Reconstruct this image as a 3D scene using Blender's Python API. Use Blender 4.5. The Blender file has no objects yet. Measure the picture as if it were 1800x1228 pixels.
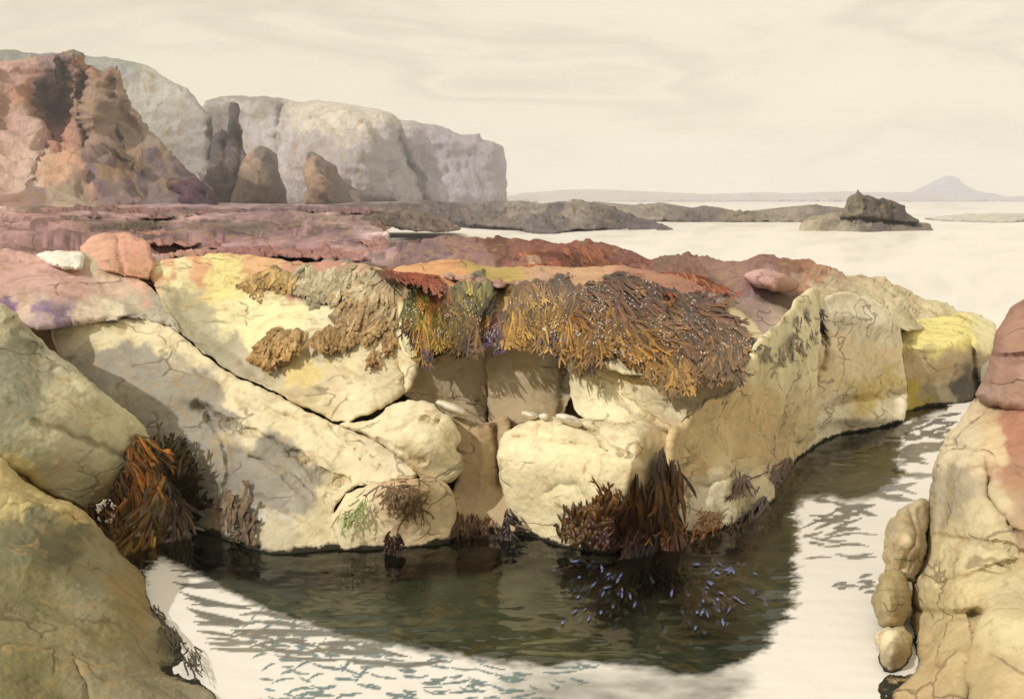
import bpy, math, random
import numpy as np
from mathutils import Vector, geometry as mgeo

rng = np.random.default_rng(7)
random.seed(7)
scene = bpy.context.scene
COL = scene.collection

# ------------------------------------------------------------------ camera maths
F, CX, CY, HOR, H = 1930.0, 900.0, 614.0, 352.0, 4.0
PITCH = math.atan((CY - HOR) / F)
cp, sp = math.cos(PITCH), math.sin(PITCH)

def ray(px, py):
    """direction of the sight line through a point of the picture, scaled so that its Y is 1"""
    u = (np.asarray(px, float) - CX) / F
    v = (CY - np.asarray(py, float)) / F
    y = cp + v * sp
    return u / y, (v * cp - sp) / y

def P(px, py, Y):
    dx, dz = ray(px, py)
    Y = np.asarray(Y, float)
    return np.stack([dx * Y, Y + 0 * dx, H + dz * Y], -1)

def Yz(py, z=0.0):
    return (z - H) / ray(900, py)[1]

def W(px, py, z=0.0):
    return (px, py, float(Yz(py, z)))

# ------------------------------------------------------------------ noise (vectorised)
def _hash(ix, iy, iz, s):
    h = (ix * 374761393 + iy * 668265263 + iz * 2147483647 + s * 1274126177) & 0xFFFFFFFF
    h = ((h ^ (h >> 13)) * 1274126177) & 0xFFFFFFFF
    return h ^ (h >> 16)

_G = np.array([(1,1,0),(-1,1,0),(1,-1,0),(-1,-1,0),(1,0,1),(-1,0,1),(1,0,-1),(-1,0,-1),
               (0,1,1),(0,-1,1),(0,1,-1),(0,-1,-1),(1,1,0),(-1,1,0),(0,-1,1),(0,-1,-1)], float)

def noise(p, s=0):
    p = np.asarray(p, float)
    i = np.floor(p).astype(np.int64); f = p - i
    w = f * f * f * (f * (f * 6 - 15) + 10)
    out = np.zeros(p.shape[:-1])
    for dx in (0, 1):
        for dy in (0, 1):
            for dz in (0, 1):
                g = _G[_hash(i[..., 0] + dx, i[..., 1] + dy, i[..., 2] + dz, s) & 15]
                d = f - np.array([dx, dy, dz], float)
                ww = (w[..., 0] if dx else 1 - w[..., 0]) * (w[..., 1] if dy else 1 - w[..., 1]) * (w[..., 2] if dz else 1 - w[..., 2])
                out += ww * (g * d).sum(-1)
    return out

def fbm(p, octv=4, s=0, gain=0.5):
    p = np.asarray(p, float)
    a, t = 1.0, np.zeros(p.shape[:-1])
    for k in range(octv):
        t += a * noise(p * (2.03 ** k) + 17.3 * k, s + k)
        a *= gain
    return t

def n2(x, y, sc, s=0, octv=3):
    return fbm(np.stack([np.asarray(x, float) / sc, np.asarray(y, float) / sc, np.full(np.shape(x), 0.37)], -1), octv, s)

COMP = np.array([.93, .96, 1.10])      # the daylight is creamy, so the rock itself is a little cooler than it looks

def lin(c):
    c = np.asarray(c, float) / 255.0
    return np.where(c <= 0.04045, c / 12.92, ((c + 0.055) / 1.055) ** 2.4)

# ------------------------------------------------------------------ 2-D helpers
def smooth_poly(pts, step, closed=True, jit=0.0, seed=0, sharp=False):
    pts = np.asarray(pts, float)
    n = len(pts); out = []
    m = n if closed else n - 1
    for i in range(m):
        if closed:
            a, b, c, d = pts[i - 1], pts[i], pts[(i + 1) % n], pts[(i + 2) % n]
        else:
            a, b, c, d = pts[max(i - 1, 0)], pts[i], pts[i + 1], pts[min(i + 2, n - 1)]
        k = max(1, int(round(np.linalg.norm(c - b) / step)))
        t = (np.arange(k) / k)[:, None]
        m0, m1 = ((c - b), (c - b)) if sharp else ((c - a) * 0.4, (d - b) * 0.4)
        h00, h10 = 2 * t ** 3 - 3 * t ** 2 + 1, t ** 3 - 2 * t ** 2 + t
        h01, h11 = -2 * t ** 3 + 3 * t ** 2, t ** 3 - t ** 2
        L = np.linalg.norm(c - b)
        l0 = np.linalg.norm(m0); l1 = np.linalg.norm(m1)
        if l0 > L: m0 = m0 * (L / l0)
        if l1 > L: m1 = m1 * (L / l1)
        out.append(h00 * b + h10 * m0 + h01 * c + h11 * m1)
    if not closed: out.append(pts[-1:])
    out = np.concatenate(out)
    if jit:
        out = out + jit * np.stack([n2(out[:, 0], out[:, 1], 22, 51 + seed), n2(out[:, 0], out[:, 1], 22, 71 + seed)], -1)
    return out

def seg_dist(p, poly, closed=False):
    """distance of points p (N,2) to a polyline"""
    poly = np.asarray(poly, float)
    b = np.roll(poly, -1, 0) if closed else poly[1:]
    a = poly if closed else poly[:-1]
    best = np.full(len(p), 1e18)
    for i in range(len(a)):
        d = b[i] - a[i]
        L = (d * d).sum() + 1e-9
        t = np.clip(((p - a[i]) @ d) / L, 0, 1)
        q = p - a[i] - t[:, None] * d
        best = np.minimum(best, (q * q).sum(1))
    return np.sqrt(best)

def inside(p, poly):
    poly = np.asarray(poly, float)
    x, y = p[:, 0], p[:, 1]
    r = np.zeros(len(p), bool)
    x0, y0 = poly[-1]
    for x1, y1 in poly:
        c = (y1 > y) != (y0 > y)
        if c.any():
            xi = (x0 - x1) * (y - y1) / ((y0 - y1) if y0 != y1 else 1e-9) + x1
            r ^= c & (x < xi)
        x0, y0 = x1, y1
    return r

class TPS:
    def __init__(self, ctrl, lam=0.0):
        c = np.asarray(ctrl, float)
        self.s = 100.0
        self.q = c[:, :2] / self.s
        n = len(c)
        r = np.linalg.norm(self.q[:, None] - self.q[None], axis=-1)
        K = self.k(r) + lam * np.eye(n)
        Pm = np.concatenate([np.ones((n, 1)), self.q], 1)
        A = np.zeros((n + 3, n + 3)); A[:n, :n] = K; A[:n, n:] = Pm; A[n:, :n] = Pm.T
        b = np.zeros(n + 3); b[:n] = c[:, 2]
        self.w = np.linalg.solve(A, b)
    def k(self, r):
        return np.sqrt(r * r + 0.09)      # multiquadric: smooth, little overshoot
    def __call__(self, px, py):
        p = np.stack([np.asarray(px, float), np.asarray(py, float)], -1).reshape(-1, 2) / self.s
        r = np.linalg.norm(p[:, None] - self.q[None], axis=-1)
        n = len(self.q)
        out = self.k(r) @ self.w[:n] + self.w[n] + p @ self.w[n + 1:]
        return out.reshape(np.shape(px))

def blend_cols(px, py, cols, warp=18.0, power=4.0, seed=0):
    """patches of local rock colour, with ragged watery edges"""
    c = np.asarray(cols, float)
    x = px + warp * n2(px, py, 60, 200 + seed) * 1.6 + warp * .7 * n2(px, py, 15, 230 + seed)
    y = py + warp * n2(px, py, 60, 300 + seed) * 1.6 + warp * .7 * n2(px, py, 15, 330 + seed)
    d2 = (x[:, None] - c[None, :, 0]) ** 2 + (y[:, None] - c[None, :, 1]) ** 2 + 30.0
    w = d2 ** (-power / 2)
    w /= w.sum(1, keepdims=True)
    return np.clip((w @ lin(c[:, 2:5])) * COMP, 0, .85)

# ------------------------------------------------------------------ objects
def tag(o, label=None, cat=None, group=None, kind=None):
    if label: o['label'] = label
    if cat: o['category'] = cat
    if group: o['group'] = group
    if kind: o['kind'] = kind
    return o

def empty(name, loc=(0, 0, 0)):
    o = bpy.data.objects.new(name, None); COL.objects.link(o); o.location = loc
    return o

def link_mesh(name, verts, faces, mats, cols=None, smooth=True, parent=None, midx=None):
    me = bpy.data.meshes.new(name)
    verts = np.asarray(verts, np.float64)
    org = Vector((0, 0, 0))
    if parent is None:
        org = Vector((float(verts[:, 0].mean()), float(verts[:, 1].mean()), float(verts[:, 2].min())))
    else:
        org = Vector(parent.location)
    v = verts - np.array(org)[None] if parent is None else verts - np.array(org)[None]
    me.from_pydata([tuple(x) for x in v.tolist()], [], faces)
    if cols is not None:
        at = me.attributes.new('Col', 'FLOAT_COLOR', 'POINT')
        c4 = np.ones((len(verts), 4), np.float32); c4[:, :3] = cols
        at.data.foreach_set('color', c4.ravel())
    if smooth:
        me.polygons.foreach_set('use_smooth', np.ones(len(me.polygons), bool))
    for m in (mats if isinstance(mats, (list, tuple)) else [mats]):
        me.materials.append(m)
    if midx is not None:
        me.polygons.foreach_set('material_index', np.asarray(midx, np.int32))
    me.update()
    o = bpy.data.objects.new(name, me); COL.objects.link(o)
    if parent is None: o.location = org
    else: o.parent = parent
    return o

SURF = {}
BANK = 'rocks forming the far bank of the pool'

def relief(name, outline, ctrl, mat, key=None, step=4.0, rim=12.0, rimd=0.22, thick=0.8, cracks=(), ridges=(), bumps=(),
           namp=((1.3, 0.10), (0.35, 0.010), (0.09, 0.005)), cols=None, warp=20.0, power=6.0, jit=4.0, seed=0, tint=1.0,
           label=None, cat=None, group=None, kind=None, parent=None, crag=0.0, shrink=0.92, sharp=False, surf=None, lift=0.0):
    """a rock: front surface through control points (picture x, picture y, distance), rounded rim, real back"""
    if group == BANK or (mat is ROCK and label is None): rim, rimd = rim * .45, rimd * .28
    if mat is ROCK and not crag: crag = .011
    ring = smooth_poly(outline, step, True, jit, seed, sharp)
    keep = [0]
    for i in range(1, len(ring)):
        if np.linalg.norm(ring[i] - ring[keep[-1]]) > step * .45: keep.append(i)
    ring = ring[keep]
    x0, y0 = ring.min(0); x1, y1 = ring.max(0)
    gx, gy = np.meshgrid(np.arange(x0, x1, step), np.arange(y0, y1, step * .87))
    gx[1::2] += step * .5
    g = np.stack([gx.ravel(), gy.ravel()], -1) + rng.uniform(-.18, .18, (gx.size, 2)) * step
    g = g[inside(g, ring)]
    if len(g): g = g[seg_dist(g, ring, True) > step * .55]
    n = len(ring)
    pts = np.concatenate([ring, g])
    edges = [(i, (i + 1) % n) for i in range(n)]
    vv, _, ff, ov, _, _ = mgeo.delaunay_2d_cdt([Vector(p) for p in pts.tolist()], edges, [], 1, 1e-4)
    q = np.array([(a.x, a.y) for a in vv])
    tri = np.array(ff, int)
    tps = TPS(ctrl) if surf is None else (lambda x, y: surf(x, y) - lift)
    crk = [(smooth_poly(c[0], 8, False, 6.0, seed + 3), c[1], c[2]) for c in cracks]
    rdg = [(smooth_poly(c[0], 8, False, 3.0, seed + 5), c[1], c[2]) for c in ridges]
    def depth(px, py):
        p = np.stack([np.atleast_1d(px), np.atleast_1d(py)], -1).astype(float)
        Y = tps(p[:, 0], p[:, 1])
        for bx, by, rx, ry, d in bumps:
            r2 = ((p[:, 0] - bx) / rx) ** 2 + ((p[:, 1] - by) / ry) ** 2
            Y = Y - d * np.exp(-r2)
        for pl, w, d in rdg:
            Y = Y - d * np.exp(-seg_dist(p, pl) / w)
        for pl, w, d in crk:
            e = seg_dist(p, pl)
            Y = Y + d * np.exp(-(e / w) ** 2) * (1.0 + .5 * n2(p[:, 0], p[:, 1], 30, 9)) + d * .25 * np.exp(-(e / (w * 3.5)) ** 2)
        return Y
    if key: SURF[key] = depth
    Y = depth(q[:, 0], q[:, 1])
    e = seg_dist(q, ring, True)
    rr = rim * (1 + .5 * n2(q[:, 0], q[:, 1], 45, 90 + seed))
    t = np.clip(e / np.maximum(rr, 2), 0, 1)
    Y = Y + rimd * (1 - np.sqrt(np.clip(1 - (1 - t) ** 2, 0, 1)))
    v = P(q[:, 0], q[:, 1], Y)
    # orient towards the viewer and displace along normals
    nrm = np.cross(v[tri[:, 1]] - v[tri[:, 0]], v[tri[:, 2]] - v[tri[:, 0]])
    cen = v[tri].mean(1) - np.array([0, 0, H])
    flip = (nrm * cen).sum(1) > 0
    tri[flip] = tri[flip][:, ::-1]
    nrm[flip] *= -1
    nrm /= np.linalg.norm(nrm, axis=1, keepdims=True) + 1e-12
    vn = np.zeros_like(v)
    for k in range(3): np.add.at(vn, tri[:, k], nrm)
    vn /= np.linalg.norm(vn, axis=1, keepdims=True) + 1e-12
    disp = np.zeros(len(v))
    for i, na in enumerate(namp):
        sc, am = na[:2]
        st = np.array([1, 1, 1.0 / (na[2] if len(na) > 2 else 1.0)])
        disp += am * fbm(v * st / sc + seed * 3.1, 2, 400 + i * 7 + seed)
    if crag:
        disp += crag * (np.abs(fbm(v / (crag * 9) + 3.3, 4, 460 + seed, .6)) * 1.6 - .4)
    disp *= .25 + .75 * np.clip(e / (rim * 1.2), 0, 1)
    v = v + vn * disp[:, None]
    if cols is None: cols = [(900, 600, 230, 214, 168)]
    c = blend_cols(q[:, 0], q[:, 1], cols, warp, power, seed) * tint
    # back shell
    ring_idx = [None] * n
    for i, lst in enumerate(ov):
        for o in lst:
            if o < n: ring_idx[o] = i
    ring_idx = [r for r in ring_idx if r is not None]
    cxy = q[ring_idx].mean(0)
    rq = cxy + (q[ring_idx] - cxy) * shrink
    back = P(rq[:, 0], rq[:, 1], Y[ring_idx] + thick)
    mid = P((q[ring_idx][:, 0] + rq[:, 0]) / 2 * .5 + q[ring_idx][:, 0] * .5, (q[ring_idx][:, 1] + rq[:, 1]) / 2 * .5 + q[ring_idx][:, 1] * .5, Y[ring_idx] + thick * .5)
    m0 = len(v); m1 = m0 + len(ring_idx); mc = m1 + len(ring_idx)
    ccen = P(np.array([cxy[0]]), np.array([cxy[1]]), np.array([np.mean(Y[ring_idx]) + thick * 1.15]))
    V = np.concatenate([v, mid, back, ccen])
    Cc = np.concatenate([c, c[ring_idx], c[ring_idx], c[ring_idx][:1]])
    faces = tri.tolist()
    k = len(ring_idx)
    a2 = q[ring_idx]; area = 0.5 * np.sum(a2[:, 0] * np.roll(a2[:, 1], -1) - a2[:, 1] * np.roll(a2[:, 0], -1))
    for i in range(k):
        j = (i + 1) % k
        A, B, M, N, R, S = ring_idx[i], ring_idx[j], m0 + i, m0 + j, m1 + i, m1 + j
        fs = [(A, B, N, M), (M, N, S, R), (R, S, mc)]
        if area < 0: fs = [tuple(reversed(f)) for f in fs]
        faces += fs
    o = link_mesh(name, V, faces, mat, Cc, True, parent)
    tag(o, label, cat, group, kind)
    return o

# ------------------------------------------------------------------ materials
def nodes_of(name):
    m = bpy.data.materials.new(name); m.use_nodes = True
    nt = m.node_tree
    for n in list(nt.nodes): nt.nodes.remove(n)
    out = nt.nodes.new('ShaderNodeOutputMaterial')
    return m, nt, out

def N(nt, typ, **kw):
    n = nt.nodes.new(typ)
    for k, v in kw.items():
        if k in n.inputs.keys(): n.inputs[k].default_value = v
        else: setattr(n, k, v)
    return n

def mixc(nt, a, b, fac, mode='MIX'):
    n = nt.nodes.new('ShaderNodeMix'); n.data_type = 'RGBA'; n.blend_type = mode
    for s, x in ((6, a), (7, b), (0, fac)):
        if hasattr(x, 'is_linked') or hasattr(x, 'node'): nt.links.new(x, n.inputs[s])
        elif isinstance(x, (int, float)): n.inputs[s].default_value = x
        else: n.inputs[s].default_value = (*x, 1)
    return n.outputs[2]

def ramp(nt, x, stops):
    n = nt.nodes.new('ShaderNodeValToRGB')
    e = n.color_ramp.elements
    while len(e) < len(stops): e.new(0.5)
    for el, (p, c) in zip(e, stops):
        el.position = p; el.color = (c, c, c, 1) if isinstance(c, (int, float)) else (*c, 1)
    nt.links.new(x, n.inputs[0])
    return n.outputs[0]

def tex_noise(nt, co, scale, detail=4, rough=.55, dist=0.0):
    n = N(nt, 'ShaderNodeTexNoise', Scale=scale, Detail=detail, Roughness=rough, Distortion=dist)
    nt.links.new(co, n.inputs['Vector'])
    return n.outputs['Fac']

def rock_material(name, s=1.0, bump=.5, stain=.35, rough=.9, speck=.25, streak=1.0, lines=.5, wet=False, tide=False):
    """s: size of the grain in metres-ish; colour comes from the patches of the rock itself"""
    m, nt, out = nodes_of(name)
    L = nt.links.new
    geo = N(nt, 'ShaderNodeNewGeometry'); co = geo.outputs['Position']
    if streak != 1.0:
        sm = N(nt, 'ShaderNodeMapping'); L(co, sm.inputs['Vector']); sm.inputs['Scale'].default_value = (1, 1, streak); co = sm.outputs[0]
    at = N(nt, 'ShaderNodeAttribute', attribute_name='Col'); col = at.outputs['Color']
    n1 = tex_noise(nt, co, 1.1 / s, 5, .6, .6)
    v1 = ramp(nt, n1, [(.30, 1 - stain), (.48, 1.0 - stain * .25), (.56, 1.0), (.75, 1.06)])
    col = mixc(nt, col, v1, 1.0, 'MULTIPLY')
    n1b = tex_noise(nt, co, 4.5 / s, 6, .65, .3)
    v2 = ramp(nt, n1b, [(.30, (.70, .66, .58)), (.5, (1, .99, .97)), (.72, (1.08, 1.05, 1.0))])
    col = mixc(nt, col, v2, .75, 'MULTIPLY')
    # lichen / weathering tints
    n3 = tex_noise(nt, co, 2.3 / s, 4, .6, 1.2)
    msk = ramp(nt, n3, [(.56, 0.0), (.64, .5), (.7, 0.0)])
    col = mixc(nt, col, (.42, .28, .12), msk)
    # speckle
    vo = N(nt, 'ShaderNodeTexVoronoi', Scale=34 / s); L(co, vo.inputs['Vector'])
    sp_ = ramp(nt, vo.outputs['Distance'], [(.10, 1 - speck), (.2, 1.0)])
    gate = ramp(nt, tex_noise(nt, co, 3.1 / s, 3), [(.5, 0.0), (.62, 1.0)])
    col2 = mixc(nt, col, sp_, 1.0, 'MULTIPLY')
    col = mixc(nt, col, col2, gate)
    # fine joints
    mp = N(nt, 'ShaderNodeMapping'); L(co, mp.inputs['Vector']); mp.inputs['Scale'].default_value = (.8 / s, .8 / s, 1.5 / s)
    wn = N(nt, 'ShaderNodeTexNoise', Scale=1.5, Detail=3); L(mp.outputs[0], wn.inputs['Vector'])
    va = N(nt, 'ShaderNodeVectorMath', operation='ADD'); L(mp.outputs[0], va.inputs[0])
    vs = N(nt, 'ShaderNodeVectorMath', operation='SCALE'); L(wn.outputs['Color'], vs.inputs[0]); vs.inputs['Scale'].default_value = .9
    L(vs.outputs[0], va.inputs[1])
    ve = N(nt, 'ShaderNodeTexVoronoi', Scale=1.3, feature='DISTANCE_TO_EDGE'); L(va.outputs[0], ve.inputs['Vector'])
    ln = ramp(nt, ve.outputs['Distance'], [(0.0, 1.0), (.012, .9), (.03, 0.0)])
    lgate = ramp(nt, tex_noise(nt, co, 1.7 / s, 2), [(.48, 0.0), (.58, 1.0)])
    lm = N(nt, 'ShaderNodeMath', operation='MULTIPLY'); L(ln, lm.inputs[0]); L(lgate, lm.inputs[1])
    lm2 = N(nt, 'ShaderNodeMath', operation='MULTIPLY'); L(lm.outputs[0], lm2.inputs[0]); lm2.inputs[1].default_value = lines
    col = mixc(nt, col, (.10, .065, .035), lm2.outputs[0])
    if tide:      # black algae up to the high-water line
        sx = nt.nodes.new('ShaderNodeSeparateXYZ'); L(geo.outputs['Position'], sx.inputs[0])
        ns = tex_noise(nt, co, 3.0, 6, .7)
        ma = N(nt, 'ShaderNodeMath', operation='MULTIPLY_ADD'); L(ns, ma.inputs[0]); ma.inputs[1].default_value = -.22; L(sx.outputs[2], ma.inputs[2])
        mb = N(nt, 'ShaderNodeMath', operation='ADD'); L(ma.outputs[0], mb.inputs[0]); mb.inputs[1].default_value = .085
        tm = ramp(nt, mb.outputs[0], [(0.0, 1.0), (.03, .0)])
        col = mixc(nt, col, (.030, .027, .016), tm)
    b = N(nt, 'ShaderNodeBsdfPrincipled', Roughness=rough)
    b.inputs['Specular IOR Level'].default_value = .5 if wet else .25
    L(col, b.inputs['Base Color'])
    h1 = tex_noise(nt, co, 9 / s, 9, .7)
    hs = N(nt, 'ShaderNodeMath', operation='SUBTRACT'); L(h1, hs.inputs[0]); L(lm2.outputs[0], hs.inputs[1])
    bp = N(nt, 'ShaderNodeBump', Strength=bump, Distance=.12 * s); L(hs.outputs[0], bp.inputs['Height'])
    L(bp.outputs[0], b.inputs['Normal'])
    L(b.outputs[0], out.inputs[0])
    return m

def leaf_material(name, rough=.35, spec=.5, sub=0.0):
    m, nt, out = nodes_of(name)
    L = nt.links.new
    at = N(nt, 'ShaderNodeAttribute', attribute_name='Col')
    geo = N(nt, 'ShaderNodeNewGeometry')
    nz = tex_noise(nt, geo.outputs['Position'], 22, 3)
    v = ramp(nt, nz, [(.3, .6), (.7, 1.25)])
    c = mixc(nt, at.outputs['Color'], v, 1.0, 'MULTIPLY')
    b = N(nt, 'ShaderNodeBsdfPrincipled', Roughness=rough)
    b.inputs['Specular IOR Level'].default_value = spec
    L(c, b.inputs['Base Color']); L(b.outputs[0], out.inputs[0])
    return m

ROCK = rock_material('shore_rock', 1.0, .42, .22, .92, .4, lines=.55, tide=True)
DARKROCK = rock_material('damp_rock', 1.0, .5, .35, .6, .3, lines=.5, wet=True)
FLAT = rock_material('reef_flat_rock', 1.6, .7, .35, .85, .3, lines=.3)
FARROCK = rock_material('cliff_rock', 22.0, .9, .22, .95, .2, streak=.4, lines=.15)
MIDROCK = rock_material('skerry_rock', 5.0, .9, .35, .9, .3, lines=.4)
WEED = leaf_material('wet_seaweed', .42, .35)
DRYWEED = leaf_material('dry_seaweed', .8, .2)
BLADDER_GLINT = leaf_material('bladder_glint', .3, .6)

# ------------------------------------------------------------------ the bank: big rocks
CR, YE, SHADE_GREY, TN = (234, 218, 172), (244, 230, 172), (158, 150, 130), (206, 182, 130)
BANK = 'rocks forming the far bank of the pool'

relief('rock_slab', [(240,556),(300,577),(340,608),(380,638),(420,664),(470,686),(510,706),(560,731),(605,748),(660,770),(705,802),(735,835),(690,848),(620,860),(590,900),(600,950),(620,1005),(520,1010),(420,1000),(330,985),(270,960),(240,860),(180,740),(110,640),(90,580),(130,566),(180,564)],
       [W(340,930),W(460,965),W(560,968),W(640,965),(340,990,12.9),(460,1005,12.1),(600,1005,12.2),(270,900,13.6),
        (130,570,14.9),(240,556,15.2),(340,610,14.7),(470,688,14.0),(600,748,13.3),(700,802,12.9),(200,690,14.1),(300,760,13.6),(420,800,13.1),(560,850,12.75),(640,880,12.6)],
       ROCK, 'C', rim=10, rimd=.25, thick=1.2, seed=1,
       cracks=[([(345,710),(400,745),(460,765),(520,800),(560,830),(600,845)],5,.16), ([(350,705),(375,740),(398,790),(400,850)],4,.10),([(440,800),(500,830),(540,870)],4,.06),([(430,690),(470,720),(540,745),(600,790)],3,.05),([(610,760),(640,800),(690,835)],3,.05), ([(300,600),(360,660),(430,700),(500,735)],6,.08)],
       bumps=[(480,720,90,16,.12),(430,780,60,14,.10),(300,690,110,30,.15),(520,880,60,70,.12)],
       cols=[(200,580)+CR,(300,610)+CR,(420,690)+CR,(520,735)+CR,(240,680)+SHADE_GREY,(190,640)+SHADE_GREY,(280,740)+SHADE_GREY,(280,830)+SHADE_GREY,(330,850)+SHADE_GREY,(440,850)+SHADE_GREY,(480,870)+SHADE_GREY,(360,740)+SHADE_GREY,(540,850,170,160,138),(400,720)+SHADE_GREY,(330,700)+SHADE_GREY,(330,790)+SHADE_GREY,(400,830)+SHADE_GREY,(470,790)+SHADE_GREY,(520,830)+SHADE_GREY,(440,740,228,214,172),(480,900,205,196,172),(420,900)+SHADE_GREY,(360,880,165,155,130),(560,800,225,210,165),(620,800)+CR,(600,880)+CR,(560,940)+CR,(380,930,150,140,112),(500,950,205,192,155),(280,640,168,160,140),(640,785,235,220,180)],  # grey points paint broad soft shade across the slab
       label='long tilted lower slab with painted grey shade, running down to the dark pool', cat='rock', group=BANK)

relief('rock_slab', [(262,462),(330,452),(400,447),(480,453),(540,462),(640,463),(705,490),(722,540),(735,600),(735,650),(715,690),(690,706),(650,728),(600,742),(560,728),(510,703),(470,683),(420,661),(380,635),(340,605),(312,578),(290,540),(270,500)],
       [(265,462,17.6),(400,450,18.2),(540,462,18.0),(640,465,17.6),(705,500,16.4),(290,520,16.0),(300,575,14.9),(380,640,14.6),(470,685,14.1),(560,728,13.6),(620,740,13.3),(400,560,15.6),(520,560,15.5),(620,560,15.5),(500,640,14.4),(640,640,14.4),(700,620,14.7),(700,690,13.9)],
       ROCK, 'D', rim=9, rimd=.2, thick=1.4, seed=2,
       cracks=[([(300,500),(340,560),(390,600),(450,655)],10,.10),([(700,640),(712,680),(700,705)],4,.10),([(560,470),(640,520),(700,565)],3,.05)],
       bumps=[(520,700,90,24,.14),(650,700,60,30,.15),(330,540,30,60,-.12)],
       cols=[(300,480)+YE,(400,500,244,226,150),(500,540)+YE,(420,560)+YE,(600,600,238,220,165),(660,660)+CR,(520,640,236,212,140),(560,690,225,205,160),(470,665,215,200,160),(640,710)+CR,(330,560,180,170,135),(380,605,182,172,140),(300,520,190,178,140),(420,645,190,178,145),(570,590,240,226,180),(270,470,226,175,130),(340,455,226,170,125),(450,455,226,180,130),(560,470,200,150,125),(530,712,205,186,140)],  # greyer points on the left paint the shading along the ravine
       label='broad yellow slab sloping down to the crack, patched with dry weed', cat='rock', group=BANK)

relief('rock_slab', [(-260,428),(0,436),(60,446),(140,440),(190,455),(250,492),(290,530),(318,585),(270,566),(240,558),(180,566),(120,572),(60,580),(0,560),(-260,540)],
       [(-260,430,16.5),(0,440,17),(140,445,17.2),(250,492,16.4),(300,575,15.0),(240,556,15.0),(120,570,14.6),(0,550,14.2),(100,500,15.6),(-260,530,14.2)],
       ROCK, 'E', rim=8, rimd=.2, thick=1.5, seed=3,
       cracks=[([(115,575),(165,566),(240,556),(300,578)],4,.14),([(20,455),(120,480),(240,500)],4,.08),([(150,478),(240,540),(320,590)],8,.10)],
       cols=[(20,470,208,166,149),(80,500,211,171,156),(150,510,209,169,152),(200,500,218,188,160),(60,540,219,192,165),(150,545,225,202,171),(220,520,188,178,148),(280,560,186,177,151),(170,482,195,180,145),(200,560,231,215,177),(80,568,195,170,161),(215,567,144,123,140),(90,562,154,129,146),(0,545,133,103,129),(250,480,222,176,147)],  # grey points on the right continue the painted ravine shading
       label='pink stained slab at the left edge, its lower rim blotched violet', cat='rock', group=BANK)

relief('boulder', [(-260,510),(0,530),(50,573),(90,613),(130,643),(180,688),(225,722),(256,752),(270,800),(290,860),(316,920),(305,965),(270,992),(210,965),(155,905),(110,885),(70,863),(30,832),(-260,780)],
       [(-260,520,12.2),(0,535,12.3),(130,645,12.6),(225,725,12.6),(262,790,12.6),(100,700,11.8),(100,800,11.5),(0,700,11.4),(-260,700,11.2),(0,790,11.3),(70,862,11.5),(150,895,11.9),(250,870,12.4),(290,940,12.8),(-260,780,11.2)],
       ROCK, 'B', rim=11, rimd=.22, thick=1.4, seed=4, namp=((1.2,.14),(.4,.014),(.09,.006)),
       cracks=[([(30,560),(90,640),(150,700)],5,.08),([(60,740),(140,770),(220,800)],5,.08)],
       cols=[(30,600,165,160,128),(60,680,158,154,124),(30,740,172,166,134),(130,690,205,194,152),(180,730,215,203,158),(110,760,196,186,146),(200,790,205,194,150),(60,800,176,168,130),(150,850,180,168,128),(230,840,175,150,95),(0,560,212,200,160),(100,640,190,182,148),(30,830,200,180,120)],
       label='big grey-olive boulder at the left edge, overlapping the grey-shaded slab', cat='boulder')

relief('boulder', [(-260,790),(0,802),(30,832),(70,862),(120,884),(155,905),(190,945),(225,985),(255,1008),(266,1050),(280,1072),(305,1098),(342,1142),(368,1182),(390,1228),(430,1310),(-260,1320)],
       [(-260,800,10.6),(0,820,10.9),(70,870,10.9),(150,915,10.9),(0,900,10.0),(80,930,9.9),(215,985,10.9),W(270,1062),W(342,1142),W(390,1228),(430,1310,8.0),(100,1050,9.0),(0,1000,9.0),(0,1200,7.4),(150,1200,7.7),(250,1150,8.7),(200,1060,9.6),(-260,1310,6.8),(150,1310,7.0)],
       ROCK, 'A', rim=18, rimd=.5, thick=1.5, seed=5, namp=((1.1,.12),(.4,.014),(.09,.006)),
       cracks=[([(0,895),(60,898),(120,915),(160,945),(200,990)],6,.10),([(130,1170),(150,1200),(160,1250)],4,.06)],
       bumps=[(60,960,70,40,.15),(230,1090,40,60,.15)],
       cols=[(30,870,203,183,123),(120,900,196,175,117),(40,930,123,119,87),(110,940,122,116,84),(60,1000,142,132,91),(30,1080,136,128,88),(100,1100,145,134,93),(160,1050,156,148,113),(200,1090,146,133,90),(240,1060,151,133,88),(180,1170,153,143,106),(60,1190,132,124,82),(300,1150,155,143,104),(250,1210,155,145,111),(130,1010,155,145,105),(340,1200,163,153,122)],
       label='low olive-brown boulder filling the bottom left corner beside the white water', cat='boulder')

relief('boulder', [(598,745),(625,740),(660,732),(690,708),(725,702),(762,710),(798,742),(813,768),(803,788),(814,803),(815,826),(790,848),(765,850),(735,835),(700,802),(655,772)],
       [(598,745,13.25),(690,708,13.2),(760,712,13.1),(813,768,13.0),(815,826,12.8),(790,848,12.7),(735,835,12.6),(700,802,12.6),(655,772,12.8),(720,760,12.62),(770,790,12.55)],
       ROCK, 'F', rim=22, rimd=.4, thick=.9, seed=6, cracks=[([(745,735),(762,742),(770,738)],4,.10),([(660,775),(700,790),(745,815)],3,.06)],
       cols=[(690,740,240,226,180),(760,770)+CR,(800,810)+CR,(640,750)+CR,(740,820,225,205,155)],
       label='smooth cream boulder bulging between the crack and the shaded gap', cat='boulder', group=BANK)

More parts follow.
